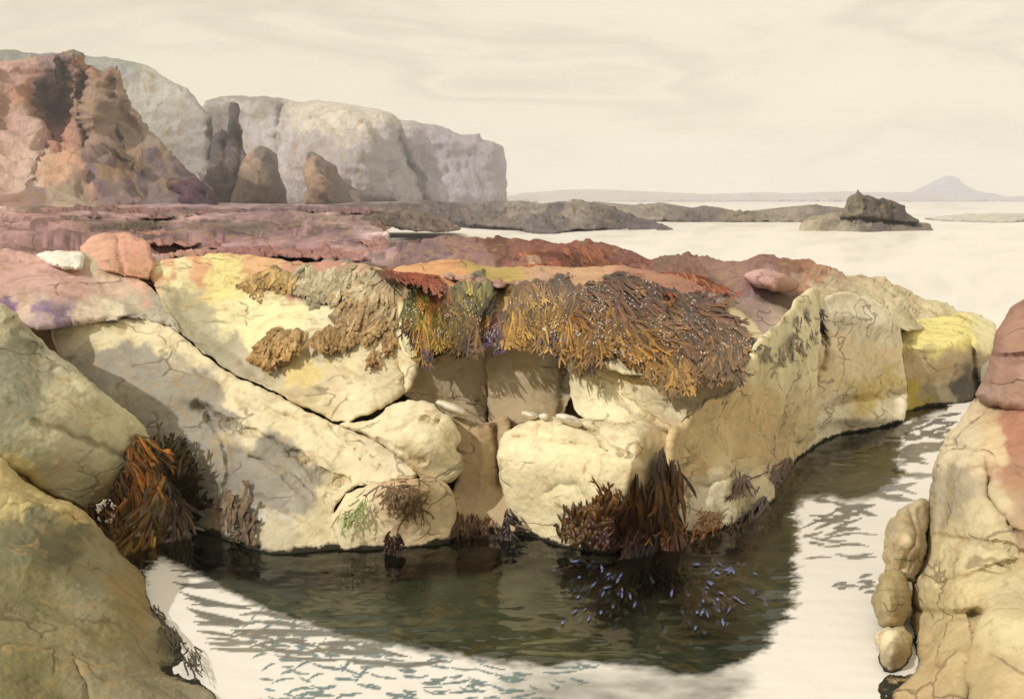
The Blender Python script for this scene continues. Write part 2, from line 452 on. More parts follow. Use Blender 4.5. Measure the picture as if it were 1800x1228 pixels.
relief('boulder', [(585,905),(620,862),(680,845),(740,838),(785,848),(802,885),(800,925),(795,955),(780,985),(690,1000),(610,1000),(590,950)],
       [W(600,968),W(690,965),(780,952,12.5),(620,865,12.6),(690,848,12.5),(780,850,12.6),(710,890,12.28),(800,900,12.7),(690,1000,12.2),(600,1000,12.3)],
       ROCK, 'G', rim=22, rimd=.35, thick=.9, seed=7,
       bumps=[(720,870,35,25,.12)],
       cols=[(620,900)+CR,(660,940,226,206,158),(720,880,200,170,128),(700,920,205,178,136),(770,890,222,200,152),(740,950,215,190,145),(620,960)+CR],
       label='rounded knob at the waterline with dark weed tufts on its brow', cat='boulder', group=BANK)

relief('rock_block', [(785,735),(850,742),(895,735),(900,850),(920,950),(905,985),(780,985),(785,900),(805,820)],
       [(840,745,13.6),(830,860,13.4),(880,860,13.4),W(840,932),W(900,940),W(790,945),(840,980,12.8)],
       ROCK, 'Hh', rim=6, rimd=.15, thick=.8, seed=8, ridges=[([(838,745),(850,820),(830,930)],14,.12)],
       cracks=[([(868,750),(872,800),(880,850)],4,.15)],
       cols=[(840,800,194,168,127),(840,900,204,180,138)],  # colour darkened to paint the shade of the gap
       label='shade-toned block set back in the dark gap beside the square cream block', cat='rock', group=BANK)

relief('rock_block', [(708,690),(722,655),(760,630),(800,608),(850,596),(858,640),(856,752),(830,756),(790,735),(760,712),(725,704)],
       [(708,690,14.0),(760,640,14.7),(850,600,14.9),(856,750,14.3),(780,690,14.6),(725,704,14.0)],
       ROCK, 'I1', rim=9, rimd=.2, thick=.8, seed=9, cracks=[([(720,690),(780,700),(845,705)],3,.06)],
       cols=[(780,680,184,165,129)], label='left of two shaded blocks under the weed lip, between boulder and dark joint', cat='rock', group=BANK)  # colour darkened to paint the shade under the lip
relief('rock_block', [(858,594),(930,596),(1000,606),(1010,650),(1003,700),(985,728),(930,745),(885,752),(862,750),(857,690)],
       [(858,600,14.8),(1000,610,14.6),(1005,690,14.3),(985,728,13.9),(870,748,14.1),(930,680,14.2),(930,640,14.4)],
       ROCK, 'I2', rim=9, rimd=.22, thick=.8, seed=10, cracks=[([(990,640),(992,700),(985,725)],4,.12)], bumps=[(930,740,50,14,.08)],
       cols=[(930,690,178,158,121),(900,640,188,169,133),(960,630,191,180,151)],  # recess shade painted in by a darker rock colour
       label='right of two shaded blocks under the weed lip, above the square cream block', cat='rock', group=BANK)

relief('rock_block', [(874,800),(880,765),(905,748),(940,738),(985,728),(1020,736),(1060,740),(1110,746),(1150,748),(1178,758),(1186,800),(1186,860),(1190,930),(1185,990),(1100,1000),(1000,1000),(935,985),(910,935),(890,890),(880,850)],
       [(880,765,13.2),(985,730,13.3),(1060,742,12.9),(1150,750,12.8),(1180,760,12.9),(875,810,13.0),(895,880,12.9),(1000,800,12.55),(1000,880,12.4),(1105,790,12.15),(1105,870,12.15),(1185,850,12.75),(1185,930,12.6),W(925,942),W(1000,962),W(1100,965),(1000,1000,12.2),(1110,1000,12.1),(1180,985,12.5)],
       ROCK, 'J', rim=15, rimd=.3, thick=1.0, seed=11, namp=((1.0,.06),(.3,.010),(.08,.005)),
       ridges=[([(1125,765),(1108,820),(1090,900),(1070,960)],26,.14)],
       cracks=[([(905,768),(960,772),(1020,780),(1090,798)],3,.09),([(980,735),(1040,760),(1080,790),(1110,800)],4,.10),([(960,870),(985,850),(1010,855),(1030,880)],3,.05),([(1040,800),(1030,830),(1050,860),(1080,870)],3,.05)],
       bumps=[(940,800,50,40,.10),(1010,745,60,10,.12)],
       cols=[(940,790,242,226,178),(1000,840,238,222,172),(930,880,234,216,166),(1060,820,236,218,168),(1080,770)+CR,(1050,920)+CR,(1150,800,214,190,138),(1150,900,204,178,128)],  # right-hand points darker, painting the side in shade
       label='square cream block with curled scratches, standing at the waterline', cat='rock', group=BANK)

relief('rock_slab', [(1003,630),(1050,636),(1110,648),(1200,645),(1292,640),(1300,665),(1282,694),(1245,702),(1205,738),(1175,756),(1120,748),(1060,742),(1015,728),(1002,690)],
       [(1003,630,14.2),(1110,650,14.0),(1290,645,14.0),(1282,694,13.4),(1200,740,12.9),(1110,746,12.8),(1015,726,13.3),(1100,700,13.2)],
       ROCK, 'K', rim=9, rimd=.22, thick=.9, seed=12,
       cracks=[([(1050,665),(1075,690),(1110,710),(1140,730),(1170,748)],4,.12),([(1110,690),(1160,680),(1200,690)],3,.05)],
       cols=[(1040,680,240,224,176),(1120,700,238,222,172),(1200,690,240,224,178),(1270,670,210,190,150),(1150,740,220,196,150)],
       label='pale ledge slab jutting beneath the big brown weed mat', cat='rock', group=BANK)

relief('rock_block', [(1175,758),(1205,738),(1245,702),(1285,692),(1300,660),(1330,600),(1375,560),(1405,520),(1440,510),(1440,600),(1438,690),(1432,770),(1425,830),(1395,880),(1350,935),(1290,965),(1200,985),(1165,985),(1172,900),(1172,820)],
       [(1178,760,12.75),(1245,702,13.3),(1290,665,13.6),(1335,600,14.6),(1420,525,17.6),W(1175,955),W(1280,926),W(1340,892),W(1400,805),(1430,650,17.4),(1430,770,17.6),(1360,690,15.3),(1300,780,14.0),(1240,830,13.2),(1350,800,15.0),(1200,985,12.4),(1340,940,13.7)],
       ROCK, 'L', rim=11, rimd=.25, thick=1.4, seed=13, namp=((1.0,.12),(.4,.014),(.09,.006)),
       cracks=[([(1190,870),(1250,850),(1300,830),(1360,810)],3,.08),([(1300,680),(1295,720),(1270,740),(1240,745)],3,.07),([(1400,600),(1410,700),(1400,790)],5,.08)],
       ridges=[([(1420,560),(1428,680),(1405,800)],16,.15)],
       bumps=[(1330,640,40,30,.12)],
       cols=[(1350,640,240,226,173),(1300,720,239,212,155),(1250,780,240,214,157),(1350,760,232,203,148),(1400,580,240,226,176),(1250,880,240,226,188),(1200,930,240,226,190),(1300,860,240,226,178),(1400,720,240,219,164),(1200,820,231,203,146)],
       label='great overhanging shaded mass curving away along the channel', cat='rock', group=BANK)

relief('rock_block', [(1418,560),(1425,530),(1470,515),(1520,520),(1560,545),(1582,580),(1590,640),(1594,700),(1592,745),(1590,790),(1500,800),(1430,830),(1410,830),(1420,760),(1430,680)],
       [(1425,535,17.9),(1520,525,19.4),(1580,580,20.2),(1590,650,20.2),(1440,600,18.0),(1500,610,18.9),(1430,700,17.9),W(1400,806),W(1470,766),W(1530,755),W(1592,740),(1430,830,17.4),(1585,790,20),(1500,705,18.8),(1570,690,19.9)],
       ROCK, 'M', rim=12, rimd=.3, thick=1.3, seed=14,
       cracks=[([(1425,730),(1480,705),(1540,695),(1592,688)],5,.25),([(1430,560),(1450,600),(1445,650)],5,.2)],
       bumps=[(1490,555,40,18,.25),(1550,570,25,18,.25),(1510,735,80,14,.2)],
       cols=[(1460,540,240,226,190),(1530,550,240,226,188),(1480,620,240,216,170),(1550,640,237,212,166),(1440,680,239,214,162),(1480,740,240,226,188),(1560,725,240,226,188),(1545,692,222,198,128)],
       label='bulging block beyond the overhang, split by a level seam above a pale foot', cat='rock', group=BANK)

relief('rock_block', [(1578,600),(1582,572),(1620,560),(1680,552),(1725,556),(1752,580),(1745,620),(1725,650),(1722,700),(1715,740),(1640,745),(1588,750),(1590,680)],
       [(1580,575,22.4),(1650,558,24.2),(1740,565,25.5),(1600,612,21.2),(1690,600,21.8),(1740,600,23.5),(1650,660,21.2),W(1592,722),W(1710,706),(1590,680,20.9),(1720,650,22),(1600,750,20.8),(1710,740,21.8)],
       ROCK, 'Nn', rim=9, rimd=.3, thick=1.8, seed=15,
       ridges=[([(1585,608),(1620,612),(1660,608),(1705,590)],10,.5)], cracks=[([(1705,590),(1712,640),(1718,700)],4,.3)],
       cols=[(1610,585,240,226,140),(1680,570,240,224,140),(1730,575,240,228,170),(1620,650,196,172,128),(1680,650,186,162,122),(1660,690,160,146,112),(1705,680,90,84,70),(1600,700,190,165,80)],  # face points hold painted shade, darker than the top
       label='farthest block of the bank with a yellow top and square face painted in shade', cat='rock', group=BANK)

relief('rock_ledge', [(690,478),(730,462),(800,455),(860,470),(930,470),(1080,468),(1200,490),(1300,545),(1345,590),(1330,620),(1300,652),(1200,662),(1110,658),(1000,626),(900,610),(860,602),(790,612),(720,628),(700,600),(700,540)],
       [(700,485,16.9),(860,478,17.2),(1000,475,17.2),(1180,490,17.0),(1300,550,16.4),(1340,595,15.0),(720,550,15.2),(860,545,15.4),(1000,545,15.2),(1150,570,15.0),(720,622,14.3),(860,600,14.3),(1000,620,13.9),(1110,650,13.6),(1290,645,13.7)],
       ROCK, 'T', rim=14, rimd=.35, thick=1.2, seed=16,
       cracks=[([(850,600),(852,560),(880,510)],6,.25),([(885,500),(870,560),(860,600)],5,.2)],
       bumps=[(1000,530,100,35,.2),(790,560,60,40,.1),(1190,590,90,35,.15),(840,510,40,22,.2)],
       cols=[(780,500,215,160,110),(850,500,190,165,95),(1000,480,200,160,120),(1150,500,180,130,105),(760,590)+YE,(930,600)+CR,(1080,640)+CR,(1250,640,215,195,150),(870,550,215,170,120)],
       label='overhanging ledge under the brown weed mats', cat='rock', group=BANK)

relief('rock_ridge', [(730,425),(770,415),(820,418),(868,418),(876,414),(900,420),(960,424),(985,428),(1010,424),(1045,428),(1090,432),(1118,444),(1150,455),(1180,446),(1230,450),(1290,462),(1328,464),(1336,449),(1400,454),(1440,464),(1480,479),(1500,486),(1540,487),(1580,500),(1615,520),(1650,532),(1690,545),(1730,556),(1745,580),(1690,600),(1640,585),(1590,580),(1540,565),(1500,548),(1450,545),(1420,560),(1390,575),(1340,600),(1300,560),(1200,510),(1080,495),(930,498),(860,505),(780,490),(700,480),(690,455)],
       [(740,420,23),(870,420,22.5),(1000,428,22),(1130,450,21),(1200,447,21.5),(1336,450,22),(1480,480,24),(1600,512,27),(1700,548,28),(740,470,18.2),(870,490,17.2),(1000,485,17.2),(1200,505,16.9),(1320,580,16.0),(1400,550,17.6),(1440,530,18.4),(1500,545,19.9),(1580,560,21.8),(1690,595,24.2),(1000,455,19),(1200,470,18.8),(1330,500,18.6),(1450,500,20.4)],
       ROCK, 'O', rim=6, rimd=.4, thick=3, seed=17, namp=((1.2,.20),(.4,.07),(.12,.02)), jit=6,
       cracks=[([(900,445),(1000,455),(1100,470),(1200,500)],4,.2),([(1130,455),(1150,480),(1200,495)],4,.2),([(1500,490),(1540,520),(1560,550)],4,.3),([(860,500),(880,470),(900,450)],4,.2)],
       bumps=[(1000,445,60,10,.4),(1150,480,60,14,.3),(1340,492,45,14,.35),(1560,520,30,15,.4),(1610,545,30,14,.4),(960,490,40,10,.2)],
       cols=[(740,440,141,115,110),(800,440,153,117,106),(880,430,118,82,67),(900,455,144,98,82),(960,440,132,84,69),(1000,455,144,91,75),(1060,440,136,91,73),(1080,470,126,83,75),(1130,480,140,89,76),(1180,460,131,101,85),(1200,490,147,106,92),(1250,480,147,115,100),(1280,530,166,144,131),(1340,480,148,111,97),(1350,500,179,150,143),(1400,470,150,107,83),(1440,490,184,141,112),(1390,530,189,168,146),(1450,520,224,209,166),(1500,500,216,196,156),(1560,510,214,197,152),(1600,530,211,195,151),(1540,545,221,208,165),(1660,545,224,210,162),(1700,570,227,216,174),(780,475,190,151,129),(850,480,177,141,125),(940,485,201,164,135),(1040,485,206,174,145),(1110,495,138,102,91)],
       label='rusty red crest of the bank, bristling with orange weed, against the sea', cat='rock', group=BANK)

# right foreground
relief('boulder', [(2020,480),(1900,490),(1800,528),(1772,548),(1748,588),(1738,640),(1716,690),(1722,706),(1740,716),(1800,735),(1900,740),(2020,720)],
       [(1850,505,11.4),(1800,530,11.4),(1748,590,11.2),(1718,690,10.9),(1740,716,10.7),(1800,735,10.4),(1790,630,10.5),(1860,640,10.3),(1870,740,10.2),(2010,500,11.6),(2010,700,10.6)],
       ROCK, 'P1', rim=20, rimd=.5, thick=1.6, seed=18,
       cracks=[([(1735,618),(1760,630),(1790,628),(1830,620)],5,.18)],
       cols=[(1780,580,175,135,112),(1760,650,174,136,115),(1800,690,184,148,124),(1740,690,180,149,128),(1820,560,162,120,100)],
       label='rusty red boulder capping the right foreground rock', cat='boulder')
relief('boulder', [(2200,650),(2000,680),(1800,712),(1745,705),(1715,700),(1690,728),(1662,762),(1644,802),(1634,850),(1626,905),(1620,965),(1606,1015),(1600,1075),(1604,1130),(1600,1180),(1560,1228),(1540,1330),(1900,1330),(2300,1330)],
       [(1880,700,10.0),(1800,715,10.5),(1715,702,11.4),(1662,762,11.2),(1640,805,10.9),(1626,905,10.6),(1606,1015,10.2),(1602,1100,9.8),W(1560,1228),(1540,1320,7.8),(1700,800,10.2),(1700,920,9.6),(1680,1050,9.0),(1690,1200,8.0),(1800,850,9.6),(1850,1000,8.7),(1850,1200,7.6),(1700,1320,7.2),(1890,1320,6.8),(2190,670,10.6),(2280,1320,6.9),(2100,1000,9.0)],
       ROCK, 'P2', rim=16, rimd=.5, thick=2.2, seed=19, namp=((1.2,.12),(.4,.014),(.09,.006)),
       cracks=[([(1608,1065),(1640,1078),(1690,1080),(1720,1076)],6,.22),([(1710,1080),(1712,1130),(1700,1190),(1705,1240)],5,.14),([(1640,940),(1700,950),(1770,960),(1800,975)],4,.10),([(1665,770),(1700,790),(1740,800),(1735,860),(1760,900),(1800,950)],4,.10),([(1650,1030),(1720,1005),(1800,985)],5,.10)],
       bumps=[(1660,1150,40,50,.14),(1760,1120,50,60,.10),(1690,870,40,60,.10)],
       cols=[(1690,780,227,209,168),(1740,780,220,195,148),(1680,860,185,170,138),(1720,900,210,193,149),(1790,760,189,136,106),(1790,830,188,144,112),(1800,900,186,157,122),(1660,980,219,201,150),(1740,1000,217,199,148),(1680,1050,214,195,143),(1660,1130,210,188,135),(1760,1080,219,201,152),(1720,1200,205,182,130),(1790,1180,210,188,139),(1640,1210,199,174,126)],
       label='tall tan rock at the right edge with deep horizontal gash', cat='boulder')
ST = 'rounded stones wedged along the right foreground rock'
relief('stone', [(1557,1008),(1552,960),(1560,925),(1574,898),(1600,882),(1628,878),(1634,905),(1628,960),(1616,1012),(1600,1030),(1575,1012)],
       [(1556,950,10.3),(1598,884,10.4),(1630,920,10.4),(1600,1010,10.0),(1592,950,9.85)], ROCK, None, step=3, rim=13, rimd=.22, thick=.5, jit=7, seed=20, crag=.014,
       cols=[(1590,920,192,174,134),(1600,970,168,152,116),(1575,970,210,190,145)], cracks=[([(1600,890),(1604,940),(1590,1000)],4,.05)],
       label='largest and topmost rounded grey stone wedged against the right rock', cat='stone', group=ST)
relief('stone', [(1534,1060),(1542,1018),(1562,1002),(1590,1008),(1602,1040),(1598,1085),(1575,1108),(1545,1100)],
       [(1534,1060,9.6),(1565,1004,9.8),(1600,1050,9.7),(1560,1106,9.3),(1566,1055,9.2)], ROCK, None, step=3, rim=13, rimd=.2, thick=.45, jit=7, seed=21, crag=.014,
       cols=[(1560,1040,188,170,123),(1575,1080,168,152,114)], label='middle rounded stone of the wedged stack, olive-brown', cat='stone', group=ST)
relief('stone', [(1540,1140),(1540,1112),(1560,1098),(1590,1102),(1604,1130),(1600,1170),(1575,1190),(1548,1180)],
       [(1540,1140,9.2),(1565,1100,9.3),(1602,1140,9.3),(1570,1186,8.9),(1568,1140,8.8)], ROCK, None, step=3, rim=11, rimd=.18, thick=.4, jit=7, seed=22, crag=.014,
       cols=[(1560,1120,245,232,183),(1575,1150,190,173,134)], label='lowest small stone with a pale crown, just above the white water', cat='stone', group=ST)
relief('stone', [(1536,1215),(1550,1185),(1590,1178),(1620,1190),(1625,1260),(1600,1300),(1540,1300)],
       [W(1540,1228),(1590,1180,8.9),(1622,1220,8.6),(1590,1240,8.3),(1560,1300,7.9)], ROCK, None, step=3.5, rim=16, rimd=.25, thick=.4, seed=23, crag=.014,
       cols=[(1570,1210,206,182,126),(1600,1240,190,166,112)], label='tan stone cut by the bottom edge below the wedged stack', cat='stone', group=ST)

# pale and odd stones on the bank
relief('stone', [(62,452),(80,444),(110,441),(143,444),(146,462),(142,474),(118,472),(88,464)],
       [(62,452,16.9),(110,442,17.1),(145,450,16.8),(130,472,16.2),(100,456,16.5)], ROCK, None, step=3, rim=7, rimd=.2, thick=.7, seed=24, crag=.014,
       cols=[(100,455,246,238,212)], label='small white flat stone lying on the pink slab', cat='stone')
relief('rock_block', [(142,470),(140,432),(165,412),(215,408),(262,424),(272,462),(262,492),(225,488),(180,478)],
       [(142,465,16.9),(150,420,18),(215,410,18.4),(268,440,17.6),(262,490,16.5),(200,450,17)], ROCK, None, step=3.5, rim=5, rimd=.15, thick=1.2, sharp=True, seed=25,
       cols=[(170,440,222,172,142),(230,440,218,165,138),(240,480,215,160,125)], cracks=[([(205,410),(210,450),(222,485)],4,.12)],
       label='salmon pink block behind the small white stone', cat='rock')
relief('stone', [(1308,488),(1330,474),(1370,478),(1400,492),(1404,506),(1380,514),(1340,508)],
       [(1308,488,17.6),(1370,476,18),(1404,500,17.8),(1350,512,17.2),(1360,495,17.1)], ROCK, None, step=3, rim=12, rimd=.3, thick=.7, seed=26, crag=.014,
       cols=[(1350,484,205,165,150),(1370,505,165,125,100)], label='lilac-pink oval stone on the rusty crest', cat='stone')  # lower point browner, painting the shaded underside
PB = 'white pebbles lying in the joints above the square block'
for i, (cx_, cy_, rx_, ry_, a_, Yp, lb) in enumerate([
        (795, 718, 32, 9, .42, 13.35, 'long white pebble slanting in the joint below the left shaded block'),
        (932, 730, 17, 7, .3, 13.2, 'white pebble at the left end on top of the square block'),
        (957, 733, 10, 7, .0, 13.15, 'smallest white pebble on top of the square block'),
        (1002, 738, 26, 9, .35, 12.85, 'largest white pebble on top of the square block')]):
    ang = np.linspace(0, 2 * np.pi, 12, endpoint=False)
    ox, oy = rx_ * np.cos(ang), ry_ * np.sin(ang)
    ou = list(zip(cx_ + ox * math.cos(a_) - oy * math.sin(a_), cy_ + ox * math.sin(a_) + oy * math.cos(a_)))
    relief('pebble', ou, [(x, y, Yp) for x, y in ou] + [(cx_, cy_, Yp - .07)], ROCK, None, step=2.6, rim=ry_, rimd=.12, thick=.16, seed=30 + i, jit=2,
           namp=((.3, .015), (.08, .004)), crag=.004, cols=[(cx_, cy_, 244, 232, 200)], label=lb, cat='pebble', group=PB)

# the solid rock behind the joints
relief('terrain', [(-80,500),(150,520),(300,500),(500,480),(720,500),(1000,490),(1180,510),(1300,570),(1420,560),(1560,590),(1700,600),(1730,700),(1720,740),(1590,775),(1430,850),(1340,960),(1180,1000),(900,1000),(600,1000),(330,985),(200,950),(-80,880)],
       [(-80,500,16.2),(300,520,17),(500,500,17.4),(720,510,17.2),(1000,500,17.6),(1180,520,17.4),(1420,560,19.2),(1700,600,24.5),(1720,740,23),(1590,770,21.3),(1420,820,19),(1320,930,15),(1170,990,13.4),(900,990,13.9),(700,990,13.2),(340,985,14),(100,800,14),(200,640,15.3),(470,690,15.1),(780,700,15.4),(930,680,15.3),(850,840,14.2),(1100,700,14.6),(1300,750,15.2),(640,800,14.2),(1000,620,15.4),(1500,700,20),(-80,880,13.5)],
       ROCK, None, step=9, rim=10, rimd=.2, thick=2, seed=40, cols=[(600,600,196,170,126),(1200,800,190,164,118)], kind='structure')

# ------------------------------------------------------------------ reef flat behind the bank
def grid_mesh(name, xs, ys, pos, mat, colf=None, kind=None, attrs=None):
    gx, gy = np.meshgrid(xs, ys)
    v = pos(gx.ravel(), gy.ravel())
    nx, ny = len(xs), len(ys)
    idx = np.arange(nx * ny).reshape(ny, nx)
    f = np.stack([idx[:-1, :-1], idx[:-1, 1:], idx[1:, 1:], idx[1:, :-1]], -1).reshape(-1, 4)
    a, b, c = v[f[0, 0]], v[f[0, 1]], v[f[0, 2]]
    if np.cross(b - a, c - a)[2] < 0: f = f[:, ::-1]
    cols = colf(gx.ravel(), gy.ravel(), v) if colf else None
    o = link_mesh(name, v, f.tolist(), mat, cols)
    for k, val in (attrs or {}).items():
        at = o.data.attributes.new(k, 'FLOAT', 'POINT'); at.data.foreach_set('value', val.astype(np.float32))
    tag(o, kind=kind)
    return o

def flat_pos(px, Y):
    X = (px - CX) / F * Y
    edge = np.interp(Y, [15, 22, 24, 30, 45, 70, 100, 200, 350, 640], [800, 770, 735, 715, 652, 625, 615, 645, 780, 890])
    sx, sy = 2.6 + Y * .045, 1.0 + Y * .03
    p = np.stack([X / sx + .12 * Y / sy, Y / sy, 0 * X + 3], -1)
    r1 = 1 - np.abs(fbm(p * .5, 3, 15)) * 2.4
    r2 = 1 - np.abs(fbm(p * 1.6, 3, 19)) * 2.4
    z = 2.84 + .42 * (r1 - .4) + .11 * (r2 - .4) + .18 * fbm(p * .25, 2, 21) + .10 * np.clip((300 - px) / 300, 0, 2)
    z = z + .05 * fbm(np.stack([X / .5, Y / .35, 0 * X], -1), 3, 23) * np.clip(40 / Y, 0, 1)
    ph = (Y / (1.6 + .05 * Y)) * 1.7 + 1.1 * fbm(np.stack([X / (4 + .1 * Y), Y / (4 + .06 * Y), 0 * X + 7], -1), 3, 27)
    fr = ph - np.floor(ph)
    saw = np.where(fr < .12, fr / .12, 1 - (fr - .12) / .88)          # ledges: steep faces, tops dipping away
    z = z + (.36 + .4 * fbm(np.stack([X / 6, Y / 9, 0 * X], -1), 2, 29)) * (saw - .5)
    z = 3.55 - np.log1p(np.exp((3.55 - z) * 9)) / 9
    z = z - .45 * np.clip((20.5 - Y) / 3.0, 0, 1)
    e = edge + 18 * n2(Y * 3, X, 14, 16)
    t = np.clip((e - px) / 26, 0, 1); t = t * t * (3 - 2 * t)
    z = -1.2 + (z + 1.2) * t
    return np.stack([X, Y, z], -1)

def flat_cols(px, Y, v):
    py = HOR + (H - v[:, 2]) / Y * F
    base = [(20,352,235,208,186),(100,350,225,187,173),(200,362,190,155,146),(350,362,169,138,140),(480,360,181,151,147),(600,362,160,136,136),(700,360,149,131,133),
            (60,375,206,161,148),(200,382,188,148,140),(330,378,204,166,156),(450,375,185,150,145),(560,375,214,178,165),(640,380,205,174,162),
            (100,395,183,145,134),(180,398,109,97,83),(260,402,118,102,89),(340,400,168,138,129),(440,398,108,97,85),(520,400,185,149,142),(600,400,180,146,142),(680,402,234,205,193),
            (60,420,186,144,138),(160,415,190,148,141),(300,418,198,155,148),(420,420,184,142,140),(540,420,192,153,148),(640,425,204,165,159),(740,430,169,140,138),
            (60,445,212,168,159),(300,445,230,189,171),(420,440,199,159,155),(560,445,209,170,163),(680,450,220,180,170),(800,450,201,164,153)]
    b_ = [(a * .2, q, *k) for a, q, *k in base]
    c = blend_cols(px * .2, py + 6 * n2(px, py * 6, 90, 77), b_, 5, 4)
    c = c * (.9 + .5 * n2(px, py * 5, 60, 78))[:, None]
    wk = np.clip((n2(px, py * 9 + .12 * px, 75, 79, 4) - .08) / .06, 0, 1)[:, None]       # dark weed lying in long lines
    c = c * (1 - .55 * wk) + lin((84, 72, 58)) * .35 * wk
    return c
ysf = np.exp(np.linspace(math.log(17.4), math.log(640), 300))
grid_mesh('ground', np.arange(-420, 960, 4.0), ysf, flat_pos, FLAT, flat_cols, 'structure')


LG = 'low ledges breaking the red shore flat'
for i, (lb, ou, Yt, Yb, cc) in enumerate([
        ('dark olive-topped ledge at the far left of the red shore flat', [(-60,402),(60,396),(150,392),(260,389),(330,392),(400,398),(480,404),(400,410),(280,408),(150,410),(40,412),(-60,414)], 52, 40, [(60,402,150,108,96),(180,398,92,82,62),(260,396,98,86,66),(340,400,140,100,88),(440,402,108,90,72)]),
        ('long mauve ledge in front of the olive-topped one', [(-60,428),(40,424),(110,416),(200,408),(300,410),(380,416),(470,420),(560,422),(480,430),(380,432),(280,428),(200,430),(110,434),(30,440),(-60,442)], 31, 26.5, [(20,430,176,124,112),(150,420,168,118,106),(300,418,190,140,122),(450,424,160,112,108)]),
        ('thin purple-brown ledge below the leaning sea stack', [(300,374),(400,368),(500,364),(600,366),(680,370),(640,376),(560,378),(460,380),(360,381)], 105, 80, [(360,375,150,106,100),(480,370,128,100,104),(600,371,140,108,106)]),
        ('long flat ledge under the red headland, pinkish with dark front', [(-60,372),(40,366),(150,362),(260,364),(340,370),(420,374),(340,382),(220,382),(100,384),(-60,386)], 115, 78, [(40,374,176,128,116),(160,370,140,104,98),(260,372,152,112,104),(360,375,124,96,88)]),
        ('rough brown ledge right of centre on the flat, by the inlet', [(430,398),(500,390),(580,386),(650,390),(690,400),(650,408),(570,408),(490,410)], 56, 44, [(470,402,150,112,98),(560,396,124,98,82),(640,398,170,130,116)]),
        ('pink ledge nearest the crest of the yellow slab', [(280,444),(360,436),(460,432),(560,434),(640,440),(700,448),(640,456),(540,452),(440,450),(340,454)], 24.5, 20.5, [(320,446,206,156,134),(440,440,180,126,118),(560,444,188,134,124),(660,448,200,150,136)]),
        ('grey-brown ledge at the right end of the flat, running to the crest', [(630,428),(670,421),(710,420),(750,426),(770,434),(740,440),(700,443),(660,440)], 27, 22.6, [(660,432,186,140,126),(700,428,136,112,102),(750,434,150,112,96)]),
        ('broad mauve ledge at the left edge above the pink slab', [(-60,446),(20,438),(100,436),(140,440),(150,456),(90,452),(30,452),(-60,462)], 24, 20, [(0,448,186,132,118),(90,444,170,116,106)])]):
    k = len(ou); top = ou[:k // 2 + 1]; bot = ou[k // 2 + 1:]
    relief('rock_ledge', ou, [(x, y, Yt) for x, y in top] + [(x, y + 1, Yb) for x, y in bot], FLAT, None, step=3.0, rim=4, rimd=.25, thick=(Yt - Yb) * .4 + 1, seed=80 + i, jit=7,
           namp=((Yb * .05, Yb * .007), (Yb * .015, Yb * .0028)), crag=Yb * .003, cols=cc, warp=8, power=4, sharp=True, label=lb, cat='rock', group=LG)

# ------------------------------------------------------------------ cliffs, stacks, reefs, islet, far hills
relief('cliff', [(-80,86),(0,87),(30,88),(60,93),(150,98),(200,102),(255,115),(290,134),(330,154),(352,178),(372,205),(378,250),(378,362),(-80,362)],
       [(-80,90,470),(150,98,480),(290,134,470),(372,205,440),(378,362,425),(200,250,450),(-80,362,430),(330,260,445)],
       FARROCK, None, step=4.5, rim=26, rimd=12, thick=90, sharp=True, seed=50, namp=((60,6,2),(16,2.4,4),(20,2.2,.2),(5,.9,3)), crag=2.0, jit=3,
       cols=[(60,95,159,159,146),(200,110,174,174,161),(280,150,207,203,186),(330,200,190,184,169),(350,280,174,167,156),(250,180,197,192,175)], kind='structure')
relief('cliff', [(-80,112),(0,108),(30,102),(55,98),(75,97),(100,94),(112,88),(128,89),(142,95),(150,110),(166,116),(180,126),(192,120),(206,116),(213,132),(220,158),(236,186),(250,206),(272,238),(292,262),(318,286),(345,310),(372,334),(384,352),(380,372),(-80,372)],
       [(-80,110,300),(60,97,318),(128,92,312),(206,118,318),(250,206,318),(318,286,300),(384,355,270),(150,200,292),(110,200,318),(60,200,306),(0,220,300),(150,330,270),(60,330,262),(-80,350,262),(210,200,312),(260,300,288),(0,340,262)],
       FARROCK, None, step=3.6, rim=14, rimd=14, thick=60, sharp=True, seed=51, namp=((35,4,1.5),(10,2.4,3),(9,1.6,.22),(3,1.0,2)), crag=1.8, jit=4,
       cracks=[([(108,95),(112,150),(104,210),(112,270)],7,12),([(150,115),(140,170),(146,230),(158,262),(155,320)],5,9),([(80,150),(90,220),(75,280),(60,320)],7,6),([(205,120),(190,200),(215,260)],6,5)],
       ridges=[([(128,92),(128,160),(122,240)],8,4),([(206,118),(232,200),(300,275)],12,7),([(160,285),(205,270),(250,300)],9,8)],
       cols=[(20,130,217,174,155),(40,200,224,184,165),(60,260,230,193,169),(52,165,227,166,128),(130,105,202,143,105),(100,120,166,138,132),(95,165,144,123,120),(115,240,206,153,129),(130,180,185,149,128),(180,150,175,146,121),(220,190,173,148,124),(250,240,172,150,128),(200,240,174,146,122),(170,210,175,144,119),(130,310,226,174,138),(110,300,229,184,145),(60,320,231,203,179),(20,300,226,193,168),(180,310,144,123,127),(200,300,172,138,105),(230,290,178,146,113),(260,300,135,117,120),(290,320,157,134,127),(330,325,125,107,108),(360,345,114,97,98),(120,342,184,158,133),(220,340,166,139,131),(130,95,138,133,114)], kind='structure')
